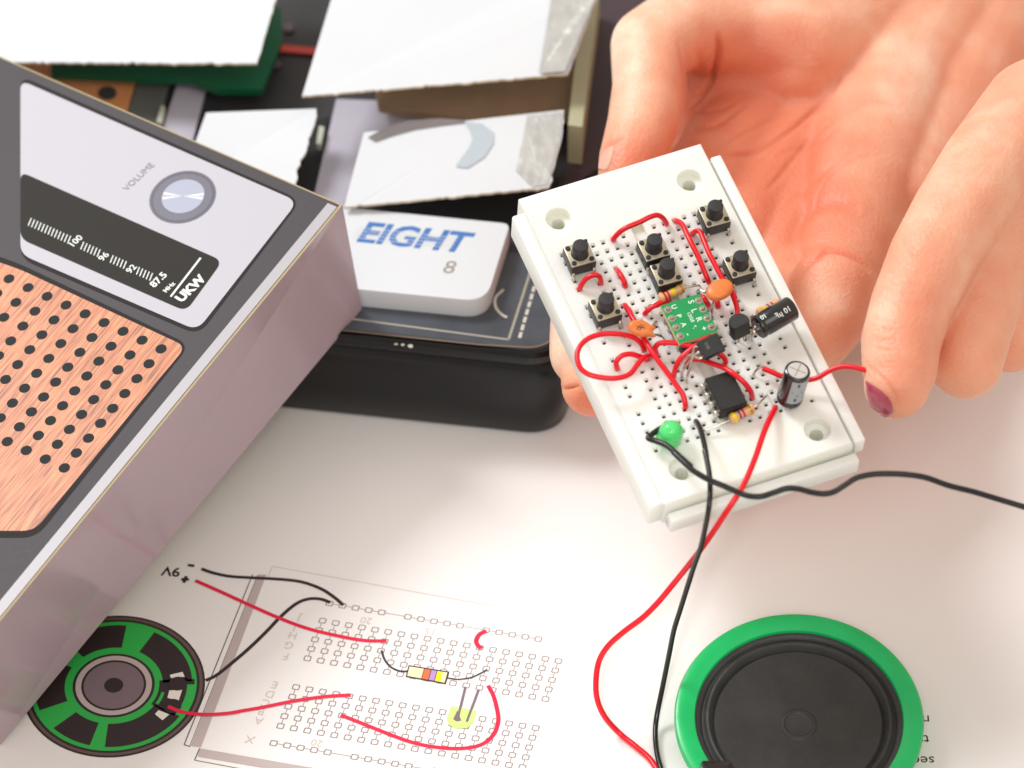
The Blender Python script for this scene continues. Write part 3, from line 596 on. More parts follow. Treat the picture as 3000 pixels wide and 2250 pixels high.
# DIP chip
ch = bthing('integrated_circuit', 'black eight-pin chip with silver legs, between the red wires and the striped resistor', 'chip')
cx, cy = 3.6*2.54, -19.5*2.54
bm = bmesh.new(); bmesh.ops.create_cube(bm, size=1)
for v in bm.verts: t_ = .97 if v.co.z > 0 else 1; v.co = Vector((v.co.x*6.7*t_, v.co.y*9.6*t_, v.co.z*3.5))
bmesh.ops.bevel(bm, geom=bm.edges[:], offset=.22, segments=2, affect='EDGES'); bm.verts.index_update()
V = np.array([v.co[:] for v in bm.verts])+[cx, cy, 3.0]; F = [[v.index for v in f.verts] for f in bm.faces]; bm.free(); mesh('chip_body', V, F, M_epoxy, ch)
for sx in (-1, 1):
    for k in range(4):
        y = cy+(k-1.5)*2.54; mesh('leg', *join([box((cx+sx*3.55, y, 2.9), (.9, 1.35, .28), .08), box((cx+sx*3.9, y, 1.9), (.28, 1.35, 2.2), .08), box((cx+sx*3.9, y, -.2), (.26, .5, 2.4), .05)])[:2], M_tin, ch)
mesh('notch_mark', *lathe([(.45, 4.76), (.45, 4.8), (.3, 4.81)], 16, (np.eye(3), (cx-2, cy-3.6, 0))), M_blackp, ch)
# resistors
def resistor(a, b, la, lb, r, bands, label):
    """a,b body ends (board mm), la, lb lead points beyond each end"""
    a = np.array(a); b = np.array(b); L = np.linalg.norm(b-a); R_, o = frame_to(b-a, a)
    t = bthing('resistor', label, 'resistor', 'striped resistors on the breadboard')
    prof = [(.3, 0), (r*.8, .12), (r*1.08, .5), (r*1.1, 1.2), (r*.9, 1.7), (r*.86, L-1.7), (r*1.1, L-1.2), (r*1.08, L-.5), (r*.8, L-.12), (.3, L)]
    bd = mesh('resistor_body', *lathe(prof, 24, (R_, o)), M_tan, t)
    zs = [p[1] for p in prof]; rs = [p[0] for p in prof]
    for s, wd, m in bands:
        z0, z1_ = s*L-wd/2, s*L+wd/2; q = [(np.interp(z, zs, rs)+.04, z) for z in np.linspace(z0, z1_, 5)]
        mesh('band', *lathe(q, 24, (R_, o), cap=False), m, bd)
    mesh('lead', *tube([a+unit(b-a)*.3]+[np.array(p) for p in la], .26, 5, 8), M_tin, t); mesh('lead', *tube([b-unit(b-a)*.3]+[np.array(p) for p in lb], .26, 5, 8), M_tin, t); return t
def L3(x, y, h): return loc(*z3(x, y), h)
def L1(x, y, h): return loc(*z1(x, y), h)
def L4(x, y, h): return loc(*z4(x, y), h)
resistor(L1(1425, 1505, 2.6), L1(1655, 1395, 2.6), [L1(1380, 1535, 2.4), L1(1330, 1570, 1.5), L1(1300, 1590, -1)], [L1(1710, 1390, 2.4), L1(1780, 1380, 2), L1(1805, 1385, .8), L1(1806, 1400, -1)], 1.05,
         [(.2, .55, M_bred), (.34, .55, M_bred), (.55, 1.0, M_byel), (.86, .6, M_bgold)], 'tan resistor with two red bands, just below the middle push buttons')
resistor(L3(1765, 1200, 2.2), L3(1985, 1085, 2.6), [L3(1700, 1230, 2.2), L3(1600, 1275, 1.6), L3(1520, 1305, 1), L3(1500, 1312, -1)], [L3(2030, 1050, 2.8), L3(2080, 1000, 2.6), L3(2105, 975, 1.5), L3(2105, 965, -1)], 1.15,
         [(.17, .85, M_byel), (.38, .5, M_bvio), (.53, .55, M_bred), (.82, .6, M_bgold)], 'tan resistor with yellow and violet bands, below the black eight-pin chip')
resistor(L4(690, 215, 2.0), L4(900, 110, 2.0), [L4(650, 235, 1.8), L4(625, 255, -1)], [L4(930, 95, 2), L4(950, 88, 1), L4(955, 90, -1)], 1.05,
         [(.28, .75, M_byel), (.48, .4, M_bvio), (.65, .5, M_bred)], 'tan resistor half hidden behind the lying black capacitor')
# ceramic disc capacitors
def disc(name_label, c, nrm, up, rx, ry, th, extra=None, marks=None):
    t = bthing('ceramic_capacitor', name_label, 'capacitor', 'orange ceramic capacitors on the breadboard')
    R_, o = frame_to(nrm, c, up); n = 36; V = []; F = []; prof = [(0.02, th*.5), (.5, th*.5), (.8, th*.42), (.94, th*.26), (1, 0), (.94, -th*.26), (.8, -th*.42), (.5, -th*.5), (.02, -th*.5)]
    for s, z in prof:
        for k in range(n):
            a = 2*math.pi*k/n; ex = 1+(extra(a) if extra else 0)*max(0, s-.4)/.6; V.append((rx*s*ex*math.cos(a), ry*s*ex*math.sin(a), z))
    for i in range(len(prof)-1):
        for k in range(n): F.append([i*n+k, i*n+(k+1) % n, (i+1)*n+(k+1) % n, (i+1)*n+k])
    V = np.array(V)@R_.T+o; bd = mesh('disc_body', V, F, M_orange, t)
    return t, bd, R_, o
c1 = L1(1985, 1420, 5.6)
t, bd, R_, o = disc('orange disc capacitor above right of the green module, next to a red wire', c1, unit(loc(1900, 1400, 8)-loc(1900, 1430, 4)+np.array([-.3, 0, .5])), unit(L1(2080, 1380, 5)-L1(1900, 1480, 5)), 3.4, 2.6, 2.0)
mesh('lead', *tube([c1+[-1, -1.5, -.5], L1(1935, 1520, 3), L1(1915, 1580, 2.2), L1(1915, 1640, 1), L1(1918, 1680, -1)], .25, 5, 8), M_tin, t)
mesh('lead', *tube([c1+[-2.5, 0, -.5], L1(1850, 1440, 4), L1(1790, 1420, 3), L1(1780, 1425, -1)], .25, 5, 8), M_tin, t)
c2 = L3(935, 355, 6.0)
def tails(a):
    s = 0
    for a0, amp, wd in ((.42, .34, .22), (-.42, .5, .2)): s += amp*math.exp(-((math.atan2(math.sin(a-a0), math.cos(a-a0)))/wd)**2)
    return s
upx = unit(L3(1060, 370, 6)-L3(840, 330, 6))
t, bd, R_, o = disc('orange capacitor with two pointed tails and a black mark, above the red wire crossing', c2, unit(np.array([.0, -.35, 1.])), upx, 2.9, 1.95, 1.7, tails)
parts = []
for dx in (-.5, .1): parts.append(ribbon([o+R_@np.array([dx-.35, -.75, .93]), o+R_@np.array([dx+.35, .75, .93])], .16, R_[:, 2], smoothpath=False))
parts.append(ribbon([o+R_@np.array([-1.1, .0, .93]), o+R_@np.array([1.0, .1, .93])], .14, R_[:, 2], smoothpath=False)); V, F, _ = join(parts); mesh('printed_mark', V, F, M_ink, bd, smooth=False)
mesh('lead', *tube([c2+upx*2.6+[0, .6, 0], L3(1080, 290, 4), L3(1090, 320, 2), L3(1088, 330, -1)], .25, 5, 8), M_tin, t); mesh('lead', *tube([c2+upx*2.8+[0, -1, 0], L3(1130, 430, 3), L3(1160, 460, 1), L3(1163, 470, -1)], .25, 5, 8), M_tin, t)
# electrolytic capacitors
def ecap(label, a, b, r, top_first=False):
    a = np.array(a); b = np.array(b); L = np.linalg.norm(b-a); R_, o = frame_to(b-a, a, (0, 0, 1))
    t = bthing('electrolytic_capacitor', label, 'capacitor', 'black electrolytic capacitors on the breadboard')
    body = mesh('sleeve', *lathe([(r*.55, 0), (r*.86, .0), (r*.98, .25), (r, .6), (r, .9), (r*.93, 1.3), (r*.93, 1.5), (r, 1.9), (r, L-.5), (r*.96, L-.15), (r*.88, L), (r*.82, L-.05)], 40, (R_, o)), M_blackg, t)
    mesh('can_top', *lathe([(r*.78, L-.04), (r*.76, L+.03), (.02, L+.03)], 32, (R_, o)), M_can, t); return t, body, R_, o, L
t, body, R_, o, L = ecap('black capacitor lettered 10 uF lying on its side over the right edge of the breadboard', L4(690, 350, 5.2), L4(1015, 160, 5.6), 2.85)
def curved_text(s, size, ang0, z0, r, adv=1, flip=1):
    V, F = text_vf(s, size, (0, 0, 0), (1, 0, 0), (0, 1, 0), bold=.015); x, y = V[:, 0], V[:, 1]; th = ang0+flip*y/r
    return np.c_[r*np.cos(th), r*np.sin(th), z0+x*adv]@R_.T+o, F
toc = np.array((BL(2260, 930, 200)-BL(2260, 930, 0))); toc = unit(R_.T@toc); acam = math.atan2(toc[1], toc[0])
parts = [curved_text('10 µF', 1.8, acam+.15, 8.3, 2.99, -1, -1), curved_text('10', 1.6, acam-.35, 2.5, 2.99, -1, -1)]
V, F, _ = join(parts); mesh('capacitor_lettering', V, F, M_white, body, smooth=False)
mesh('lead', *tube([o+R_@np.array([1, 0, .2]), o+R_@np.array([1, 0, -1.0]), L4(610, 440, 2), L4(612, 450, -1)], .28, 5, 8), M_tin, t); mesh('lead', *tube([o+R_@np.array([-1, 0, .2]), o+R_@np.array([-1, 0, -1.0]), L4(640, 450, 2), L4(645, 465, -1)], .28, 5, 8), M_tin, t)
t, body, R_, o, L = ecap('black capacitor with a grey stripe standing upright near the bottom right screw hole', L4(985, 1010, 1.2), L4(1066, 742, 11.4), 2.95)
toc = unit(R_.T@(BL(2330, 1140, 200)-BL(2330, 1140, 0))); toc[2] = 0; acam = math.atan2(toc[1], toc[0])
def strip(a0, a1, z0, z1_, r, name, m, par): 
    n = 12; th = np.linspace(a0, a1, n); V = [np.array([r*math.cos(x), r*math.sin(x), z]) for z in (z0, z1_) for x in th]; V = np.array(V)@R_.T+o; return mesh(name, V, [[i, i+1, n+i+1, n+i] for i in range(n-1)], m, par)
sgn = 1 if (R_@np.array([math.cos(acam+.5), math.sin(acam+.5), 0]))[0] > (R_@np.array([math.cos(acam), math.sin(acam), 0]))[0] else -1
st = strip(acam-sgn*.12, acam+sgn*1.15, 2.0, L-.9, 2.99, 'grey_stripe', M_grey, body); strip(acam-sgn*.45, acam-sgn*.12, 2.0, L-.9, 2.99, 'maroon_stripe', M_maroon, body)
am = acam+sgn*.5
V = [o+R_@np.array([3.03*math.cos(am+da*sgn), 3.03*math.sin(am+da*sgn), z]) for da, z in ((-.42, L-4.4), (0, L-5.6), (.42, L-4.4))]
V, F = ribbon(V, .22, R_@np.array([math.cos(am), math.sin(am), 0]), smoothpath=False); mesh('chevron_mark', V, F, M_ink, st, smooth=False)
for z in (L-2.0, 3.3): mesh('minus_mark', *ribbon([o+R_@np.array([3.03*math.cos(am-.05), 3.03*math.sin(am-.05), z-.45]), o+R_@np.array([3.03*math.cos(am-.05), 3.03*math.sin(am-.05), z+.45])], .5, R_@np.array([math.cos(am), math.sin(am), 0]), smoothpath=False), M_ink, st, smooth=False)
mesh('can_cross', *join([ribbon([o+R_@np.array([math.cos(a)*2.0, math.sin(a)*2.0, L+.05]), o+R_@np.array([-math.cos(a)*2.0, -math.sin(a)*2.0, L+.05])], .14, R_[:, 2], smoothpath=False) for a in (.3, 1.87)])[:2], mat('score_line', (120, 104, 96), .5, metal=.6), body, smooth=False)
mesh('lead', *tube([o+[-1, 0, .3], o+[-1, 0, -3]], .28, 3, 8), M_tin, t); mesh('lead', *tube([o+[1, 0, .3], o+[1, 0, -3]], .28, 3, 8), M_tin, t)
# transistors
def transistor(label, base, axis, face, leads, L=4.8):
    """TO-92: D-shaped prism; base centre, axis along body, face = outward normal of the flat"""
    R_, o = frame_to(axis, base, face); t = bthing('transistor', label, 'transistor', 'black three-legged transistors on the breadboard')
    r = 2.35; fl = 1.35; a0 = math.acos(fl/r); an = np.linspace(a0, 2*math.pi-a0, 22); sh = [(r*math.cos(a), r*math.sin(a)) for a in an]
    rings = []
    for s, z in ((.9, 0), (1, .25), (1, L-.3), (.92, L)): rings.append([(x*s, y*s, z) for x, y in sh])
    V = np.array([p for q in rings for p in q])@R_.T+o; n = len(sh)
    F = [[i+k*n, (i+1) % n+k*n, (k+1)*n+(i+1) % n, (k+1)*n+i] for k in range(3) for i in range(n)]+[list(range(n))[::-1], [3*n+i for i in range(n)]]
    bd = mesh('transistor_body', V, F, M_epoxy, t)
    for k, pts in enumerate(leads):
        st_ = o+R_@np.array([0, (k-1)*1.27, .2]); mesh('lead', *tube([st_, o+R_@np.array([0, (k-1)*1.27, -.9])]+[np.array(p) for p in pts], .3, 5, 8), M_tin, t)
    return t, bd, R_, o
ba = L3(1490, 570, 7.6); tpx = L3(1680, 480, 8.6)
t, bd, R_, o = transistor('black transistor leaning over on long silver legs, just below the green module', ba, tpx-ba, (.25, -.35, 1), 
    [[L3(1400, 690, 5.5), L3(1370, 800, 3), L3(1366, 860, 0), L3(1366, 870, -1.5)], [L3(1390, 660, 5.5), L3(1330, 740, 3), L3(1318, 800, .3), L3(1320, 805, -1.5)], [L3(1380, 600, 6), L3(1300, 690, 3), L3(1262, 712, .3), L3(1260, 715, -1.5)]], 5.2)
parts = [text_vf('548', 1.1, o+R_@np.array([1.39, -1.2+.0, 2.2]), R_[:, 1], -R_[:, 2], bold=.01)]; V, F, _ = join(parts); mesh('transistor_lettering', V, F, mat('faded_mark', (110, 108, 104), .6), bd, smooth=False)
b_ = L3(1858, 400, 3.4); transistor('black transistor standing upright between the red wire and the lying capacitor', b_, (-.12, .05, 1), (.1, -1, .05),
    [[b_+[-1.27*1, 0, -3], b_+[-1.27, 0, -5]], [b_+[0, 0, -3], b_+[0, 0, -5]], [b_+[1.27, 0, -3], b_+[1.27, 0, -5]]], 5.0)
# LED
ld = bthing('green_led', 'round green lamp beside the sharply bent black wire at the lower left of the board', 'LED')
lb_ = L3(1205, 1345, 2.2); lax = unit(np.array([.1, -.15, .9])); R_, o = frame_to(lax, lb_)
r = 2.75; prof = [(2.85, -1.2), (2.95, -.9), (2.9, -.4), (r, -.3), (r, 1.6)]+[(r*math.cos(a), 1.6+r*math.sin(a)) for a in np.linspace(.15, 1.54, 9)]
mesh('lens', *lathe(prof, 40, (R_, o)), M_ledg, ld)
mesh('inner_core', *lathe([(.7, -.8), (1.5, .2), (1.7, 1.6), (1.1, 2.4), (.1, 2.6)], 20, (R_, o)), mat('led_core', (60, 235, 110), .5), ld)
for s in (-1, 1): mesh('lead', *tube([o+R_@np.array([0, s*1.0, -.9]), o+R_@np.array([0, s*1.1, -1.8]), (o+R_@np.array([0, s*1.2, -2.3]))*[1, 1, 0]+[0, 0, -.5], (o+R_@np.array([0, s*1.2, -2.3]))*[1, 1, 0]+[0, 0, -1.5]], .25, 4, 8), M_tin, ld)
# ------------------------------------------------------------------ jumper wires (world space)
def wire(pts, label, m=M_red, r=.62, name='jumper_wire', group='red jumper wires on the breadboard', cat='wire', bare=None):
    W = [BW(p[0], p[1], p[2]) for p in pts]; V, F = tube(W, r, 8, 12); c = W[0]
    t = mesh(name, V-c, F, m); t.matrix_world = Matrix.Translation(Vector(c)*S); tag(t, label, cat, group)
    for q in (bare or []):
        mesh('bare_end', *tube([BW(*p)-c for p in q], .27, 5, 8), M_tin, t)
    return t
def w1(*p): return [(*z1(x, y), h) for x, y, h in p]
def w3(*p): return [(*z3(x, y), h) for x, y, h in p]
def w4(*p): return [(*z4(x, y), h) for x, y, h in p]
wire(w1((1003, 965, -.8), (1005, 945, 1.2), (1060, 885, 3), (1130, 840, 4), (1250, 790, 4.6), (1340, 745, 5), (1410, 728, 4.6), (1460, 755, 3.2), (1490, 800, 1), (1492, 818, -.8)), 'long low red arch wire above the middle push buttons at the top of the grid')
wire(w1((1575, 790, -.6), (1585, 780, .8), (1640, 815, 2.2), (1690, 920, 3), (1735, 1010, 3.2), (1790, 1120, 3), (1840, 1240, 2.4), (1880, 1335, 1), (1885, 1350, -.8)), 'straight red wire from the top row down to the orange disc capacitor', group='red jumper wires on the breadboard')
wire(w1((1735, 915, -.8), (1738, 895, 1), (1770, 875, 2.4), (1805, 885, 3), (1840, 965, 3.4), (1885, 1075, 3.6), (1945, 1190, 3.6), (2010, 1310, 3.4), (2085, 1410, 3.2), (2130, 1500, 3))+w3((1790, 40, 3), (1825, 140, 3), (1838, 230, 2.6), (1850, 330, 1.6), (1850, 345, -1)), 'hooked red wire from below the corner push button down to the standing transistor')
wire(w1((690, 1415, -.8), (692, 1400, .8), (740, 1325, 3), (815, 1283, 4), (870, 1295, 3.4), (888, 1350, 1), (888, 1362, -.8)), 'short red arch wire just below the top left push button')
wire(w1((1035, 1235, -.6), (1045, 1245, .8), (1070, 1285, 1.8), (1100, 1340, 1.6), (1112, 1380, .6), (1114, 1392, -.8)), 'very short straight red wire in the left half, left of the middle push buttons')
wire(w3((790, 140, -.6), (800, 150, 1), (850, 235, 2.4), (905, 330, 3), (960, 430, 3.5), (1040, 565, 4), (1120, 680, 4), (1190, 770, 3.6), (1270, 885, 3), (1330, 970, 2.2), (1352, 1060, 1), (1354, 1095, -.8)), 'long red wire running diagonally under the tailed orange capacitor to the lower middle')
wire(w3((820, 170, -.8), (835, 190, 1), (860, 250, 1.6), (900, 320, 1.9), (940, 350, 1.7), (945, 365, -1)), 'short red wire end beside the diagonal wire, above the tailed orange capacitor')
wire(w3((970, 555, -.8), (968, 540, .8), (930, 480, 2.6), (850, 430, 4), (720, 405, 5.4), (580, 408, 6), (450, 450, 6.4), (370, 530, 6.4), (350, 620, 6.2), (380, 720, 6), (470, 785, 5.8), (620, 815, 5.4), (740, 812, 5), (840, 775, 4.6), (900, 700, 4), (950, 640, 3.2), (1000, 612, 2.4), (1040, 612, 1), (1050, 618, -.8)), 'big red wire loop sticking out towards the left edge of the breadboard')
wire(w3((722, 735, -.8), (718, 715, 1), (712, 665, 2.6), (760, 610, 3.4), (840, 592, 3), (930, 615, 1.8), (985, 640, .8), (990, 650, -.8)), 'small red curl wire inside the big red loop')
wire(w3((1085, 600, -.8), (1080, 580, 1), (1075, 530, 3), (1120, 490, 4), (1240, 488, 4.4), (1370, 512, 4.6), (1480, 535, 4.6), (1600, 560, 4.4), (1690, 605, 3.6), (1725, 655, 2), (1715, 690, .6), (1713, 700, -.8)), 'red wire passing left to right behind the leaning transistor below the green module')
wire(w3((1245, 805, -.8), (1245, 785, 1), (1262, 720, 3.2), (1300, 640, 5), (1370, 575, 6), (1460, 505, 6.6), (1530, 455, 6), (1590, 425, 4), (1610, 420, 2), (1612, 422, -.8)), 'red wire curving up from the diagonal wire to behind the leaning transistor')
wire(w3((1365, 690, -.8), (1372, 672, 1.2), (1430, 640, 2.8), (1510, 648, 3.6), (1600, 680, 4.6), (1700, 715, 5.4), (1800, 775, 6.4), (1890, 850, 6), (1950, 925, 4), (1970, 980, 1.4), (1972, 1000, -.8)), 'red wire arching over the corner of the black eight-pin chip')
wire(w3((975, 225, -.6), (985, 210, 1), (1030, 165, 2), (1100, 130, 2.4), (1180, 100, 1.6), (1200, 95, -.8)), 'short red wire ducking under the left edge of the green module')
wire(w3((1500, 60, -.6), (1515, 65, 2.6), (1535, 90, 3), (1560, 130, 2), (1565, 140, -.8)), 'stub of red wire at the top right corner of the green module')
wire(w3((1640, 90, -.6), (1645, 105, 1.5), (1655, 140, 1.5), (1660, 155, -.8)), 'tiny red wire stub showing beneath the orange disc capacitor')
wire(w4((745, 725, 2.6), (830, 760, 3), (910, 795, 3.2), (1040, 835, 3.2), (1180, 828, 3.6), (1260, 805, 4.4), (1350, 752, 5.6), (1440, 715, 6.6), (1530, 708, 7.4), (1620, 722, 8), (1760, 760, 8.5)), 'red wire passing behind the upright capacitor to the fingertip with the dark nail', bare=[[(*z4(790, 745), 2.8), (*z4(750, 712), 2.8), (*z4(700, 725), 2.4), (*z4(660, 770), 1), (*z4(655, 785), -1)]])
def wirew(W, label, m, r, group, extra=None):
    V, F = tube(W, r, 8, 12); c = np.array(W[0]); t = mesh('connecting_wire', V-c, F, m); t.matrix_world = Matrix.Translation(Vector(c)*S); tag(t, label, 'wire', group)
    if extra: mesh('bare_end', *tube([np.array(p)-c for p in extra], .27, 5, 8), M_tin, t)
    return t
tail = [z7(*p) for p in ((700, 20), (600, 150), (500, 270), (400, 370), (280, 460), (180, 550), (120, 650), (100, 780), (110, 900), (160, 1010), (250, 1110), (360, 1200), (440, 1270), (500, 1360), (560, 1480))]
W = [BW(*z4(852, 1085), -.8), BW(*z4(850, 1105), 1.0), BW(*z6(930, 430), 4), BW(*z6(850, 660), 6), BW(*z6(770, 850), 6.5), BW(*z6(700, 970), 6)]+[P(*z6(x, y), z) for x, y, z in ((600, 1120, 66), (480, 1300, 58), (370, 1450, 50))]
zz = np.linspace(40, 1.2, 10).tolist()+[1., 1., 1., 1.]
W += [P(u, v, z) for (u, v), z in zip(tail[1:], zz)]; wirew(W, 'long red wire leading from the breadboard down to the paper beside the loudspeaker', M_red, .68, None)
W = [BW(*z4(130, 1235), -.8), BW(*z4(125, 1215), 1.6), BW(*z4(160, 1280), 4), BW(*z4(195, 1400), 6), BW(*z4(222, 1540), 7.5), BW(*z6(450, 600), 8), BW(*z6(482, 760), 8), BW(*z6(492, 900), 7.6), BW(*z6(482, 1050), 6.5)]
W += [P(*z6(x, y), z) for x, y, z in ((455, 1200, 64), (420, 1360, 57), (370, 1500, 50), (325, 1640, 43))]
tl = [z7(*p) for p in ((640, 320), (600, 450), (570, 600), (530, 800), (490, 1000), (480, 1120), (490, 1230), (515, 1333), (560, 1450))]
W += [P(u, v, z) for (u, v), z in zip(tl, [33, 26, 18, 9, 3, 1.6, 1.6, 1.8, 1.8])]; wirew(W, 'black wire from the lower middle of the breadboard running down beside the red wire', M_blackw, .62, None)
W = [BW(*z3(1180, 1230), -.6), BW(*z3(1150, 1265), 1.6), BW(*z3(1090, 1300), 2.6), BW(*z3(1030, 1345), 3), BW(*z3(1012, 1372), 3.2), BW(*z3(1080, 1398), 3.6), BW(*z3(1180, 1440), 4.6), BW(*z3(1300, 1540), 6.4), BW(*z3(1400, 1630), 8)]
W += [BW(*z6(x, y), h) for x, y, h in ((200, 612, 9), (280, 690, 10), (360, 762, 10.5), (480, 832, 11), (600, 882, 11), (720, 935, 11), (800, 962, 11.5), (900, 965, 12), (1000, 935, 12), (1100, 902, 12.5), (1200, 906, 13), (1300, 932, 13.5), (1400, 944, 14), (1480, 928, 14), (1560, 880, 14.5), (1660, 818, 15), (1780, 790, 15), (1900, 784, 15), (2050, 790, 15), (2212, 815, 14), (2400, 880, 12), (2600, 930, 10), (2800, 990, 8), (3100, 1080, 6))]
wirew(W, 'wavy black wire from the green lamp across the breadboard and off to the right', M_blackw, .66, None)

# ================================================================== HANDS
def skin():
    m = bpy.data.materials.new('skin'); m.use_nodes = True; nt = m.node_tree; b = nt.nodes['Principled BSDF']
    b.inputs['Roughness'].default_value = .48; b.inputs['Subsurface Weight'].default_value = .55; b.inputs['Subsurface Radius'].default_value = (1.0, .38, .2); b.inputs['Subsurface Scale'].default_value = .007
    at = nt.nodes.new('ShaderNodeAttribute'); at.attribute_name = 'red'; tc = nt.nodes.new('ShaderNodeTexCoord')
    n = nt.nodes.new('ShaderNodeTexNoise'); n.inputs['Scale'].default_value = 90; n.inputs['Detail'].default_value = 5; nt.links.new(tc.outputs['Object'], n.inputs['Vector'])
    a = nt.nodes.new('ShaderNodeMath'); a.operation = 'MULTIPLY_ADD'; a.inputs[1].default_value = .62; nt.links.new(n.outputs['Fac'], a.inputs[0]); nt.links.new(at.outputs['Fac'], a.inputs[2])
    cr = nt.nodes.new('ShaderNodeValToRGB'); e = cr.color_ramp.elements; e[0].position = .15; e[0].color = (*lin((246, 222, 198)), 1); e[1].position = 1.0; e[1].color = (*lin((222, 130, 98)), 1)
    x = cr.color_ramp.elements.new(.55); x.color = (*lin((236, 172, 140)), 1)
    nt.links.new(a.outputs[0], cr.inputs[0]); nt.links.new(cr.outputs[0], b.inputs['Base Color'])
    n2 = nt.nodes.new('ShaderNodeTexNoise'); n2.inputs['Scale'].default_value = 900; n2.inputs['Detail'].default_value = 4; nt.links.new(tc.outputs['Object'], n2.inputs['Vector'])
    v2 = nt.nodes.new('ShaderNodeTexVoronoi'); v2.inputs['Scale'].default_value = 1100; nt.links.new(tc.outputs['Object'], v2.inputs['Vector'])
    ad = nt.nodes.new('ShaderNodeMath'); ad.operation = 'ADD'; nt.links.new(n2.outputs['Fac'], ad.inputs[0]); nt.links.new(v2.outputs['Distance'], ad.inputs[1])
    bp = nt.nodes.new('ShaderNodeBump'); bp.inputs['Strength'].default_value = .42; bp.inputs['Distance'].default_value = .0003
    nt.links.new(ad.outputs[0], bp.inputs['Height']); nt.links.new(bp.outputs[0], b.inputs['Normal']); return m
M_skin = skin()
def build_hand(name, chains, label, creases, redf, smooth_it=10, vox=.9):
    bm = bmesh.new()
    for ch in chains:
        pts = [np.array([*P(u, v, z), r_]) for u, v, z, r_ in ch]
        for a, b in zip(pts[:-1], pts[1:]) if len(pts) > 1 else [(pts[0], pts[0])]:
            L = np.linalg.norm(b[:3]-a[:3]); n = max(1, int(L/2.2))
            for k in range(n+1):
                c = a+(b-a)*k/n; bmesh.ops.create_icosphere(bm, subdivisions=3, radius=c[3]*S, matrix=Matrix.Translation(Vector(c[:3])*S))
    me = bpy.data.meshes.new(name); bm.to_mesh(me); bm.free(); o = bpy.data.objects.new(name, me); scene.collection.objects.link(o)
    md_ = o.modifiers.new('r', 'REMESH'); md_.mode = 'VOXEL'; md_.voxel_size = vox*S
    sm = o.modifiers.new('s', 'SMOOTH'); sm.factor = .6; sm.iterations = smooth_it
    bpy.context.view_layer.update(); me2 = bpy.data.meshes.new_from_object(o.evaluated_get(bpy.context.evaluated_depsgraph_get())); bpy.data.objects.remove(o); bpy.data.meshes.remove(me)
    n = len(me2.vertices); co = np.empty(n*3); me2.vertices.foreach_get('co', co); co = co.reshape(-1, 3)/S; nr = np.empty(n*3); me2.vertex_normals.foreach_get('vector', nr); nr = nr.reshape(-1, 3)
    red = np.full(n, .24); out = co.copy()
    d = co-CAM; zc = d@FW; U = 1500+FPX*(d@RT)/zc; Vv = 1125-FPX*(d@UP)/zc; view = -d/np.linalg.norm(d, axis=1)[:, None]; fac = np.clip((nr*view).sum(1)*2+.2, 0, 1)
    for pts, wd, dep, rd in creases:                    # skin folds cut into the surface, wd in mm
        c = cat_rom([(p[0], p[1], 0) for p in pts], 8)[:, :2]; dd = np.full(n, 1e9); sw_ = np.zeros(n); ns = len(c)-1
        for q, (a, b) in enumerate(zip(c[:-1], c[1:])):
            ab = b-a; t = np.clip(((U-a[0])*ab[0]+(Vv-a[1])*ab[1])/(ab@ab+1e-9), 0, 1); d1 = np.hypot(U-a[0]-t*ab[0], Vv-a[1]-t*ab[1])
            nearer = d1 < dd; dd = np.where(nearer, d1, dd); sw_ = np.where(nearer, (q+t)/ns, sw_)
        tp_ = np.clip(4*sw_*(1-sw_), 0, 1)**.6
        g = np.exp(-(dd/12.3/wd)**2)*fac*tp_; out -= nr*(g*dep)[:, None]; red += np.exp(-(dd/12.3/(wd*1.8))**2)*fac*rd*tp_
    red += redf(U, Vv, co, nr)
    me2.vertices.foreach_set('co', (out*S).ravel()); at = me2.attributes.new('red', 'FLOAT', 'POINT'); at.data.foreach_set('value', np.clip(red, 0, 1.2))
    me2.polygons.foreach_set('use_smooth', [True]*len(me2.polygons)); me2.materials.clear(); me2.materials.append(M_skin); me2.update()
    base = np.array([out[:, 0].mean(), out[:, 1].mean(), 0]); 
    root = bpy.data.objects.new(name, me2); scene.collection.objects.link(root); me2.name = name
    me2.transform(Matrix.Translation(-Vector(base)*S)); root.location = Vector(base)*S
    tag(root, label, 'hand'); bpy.context.view_layer.update(); return root, me2
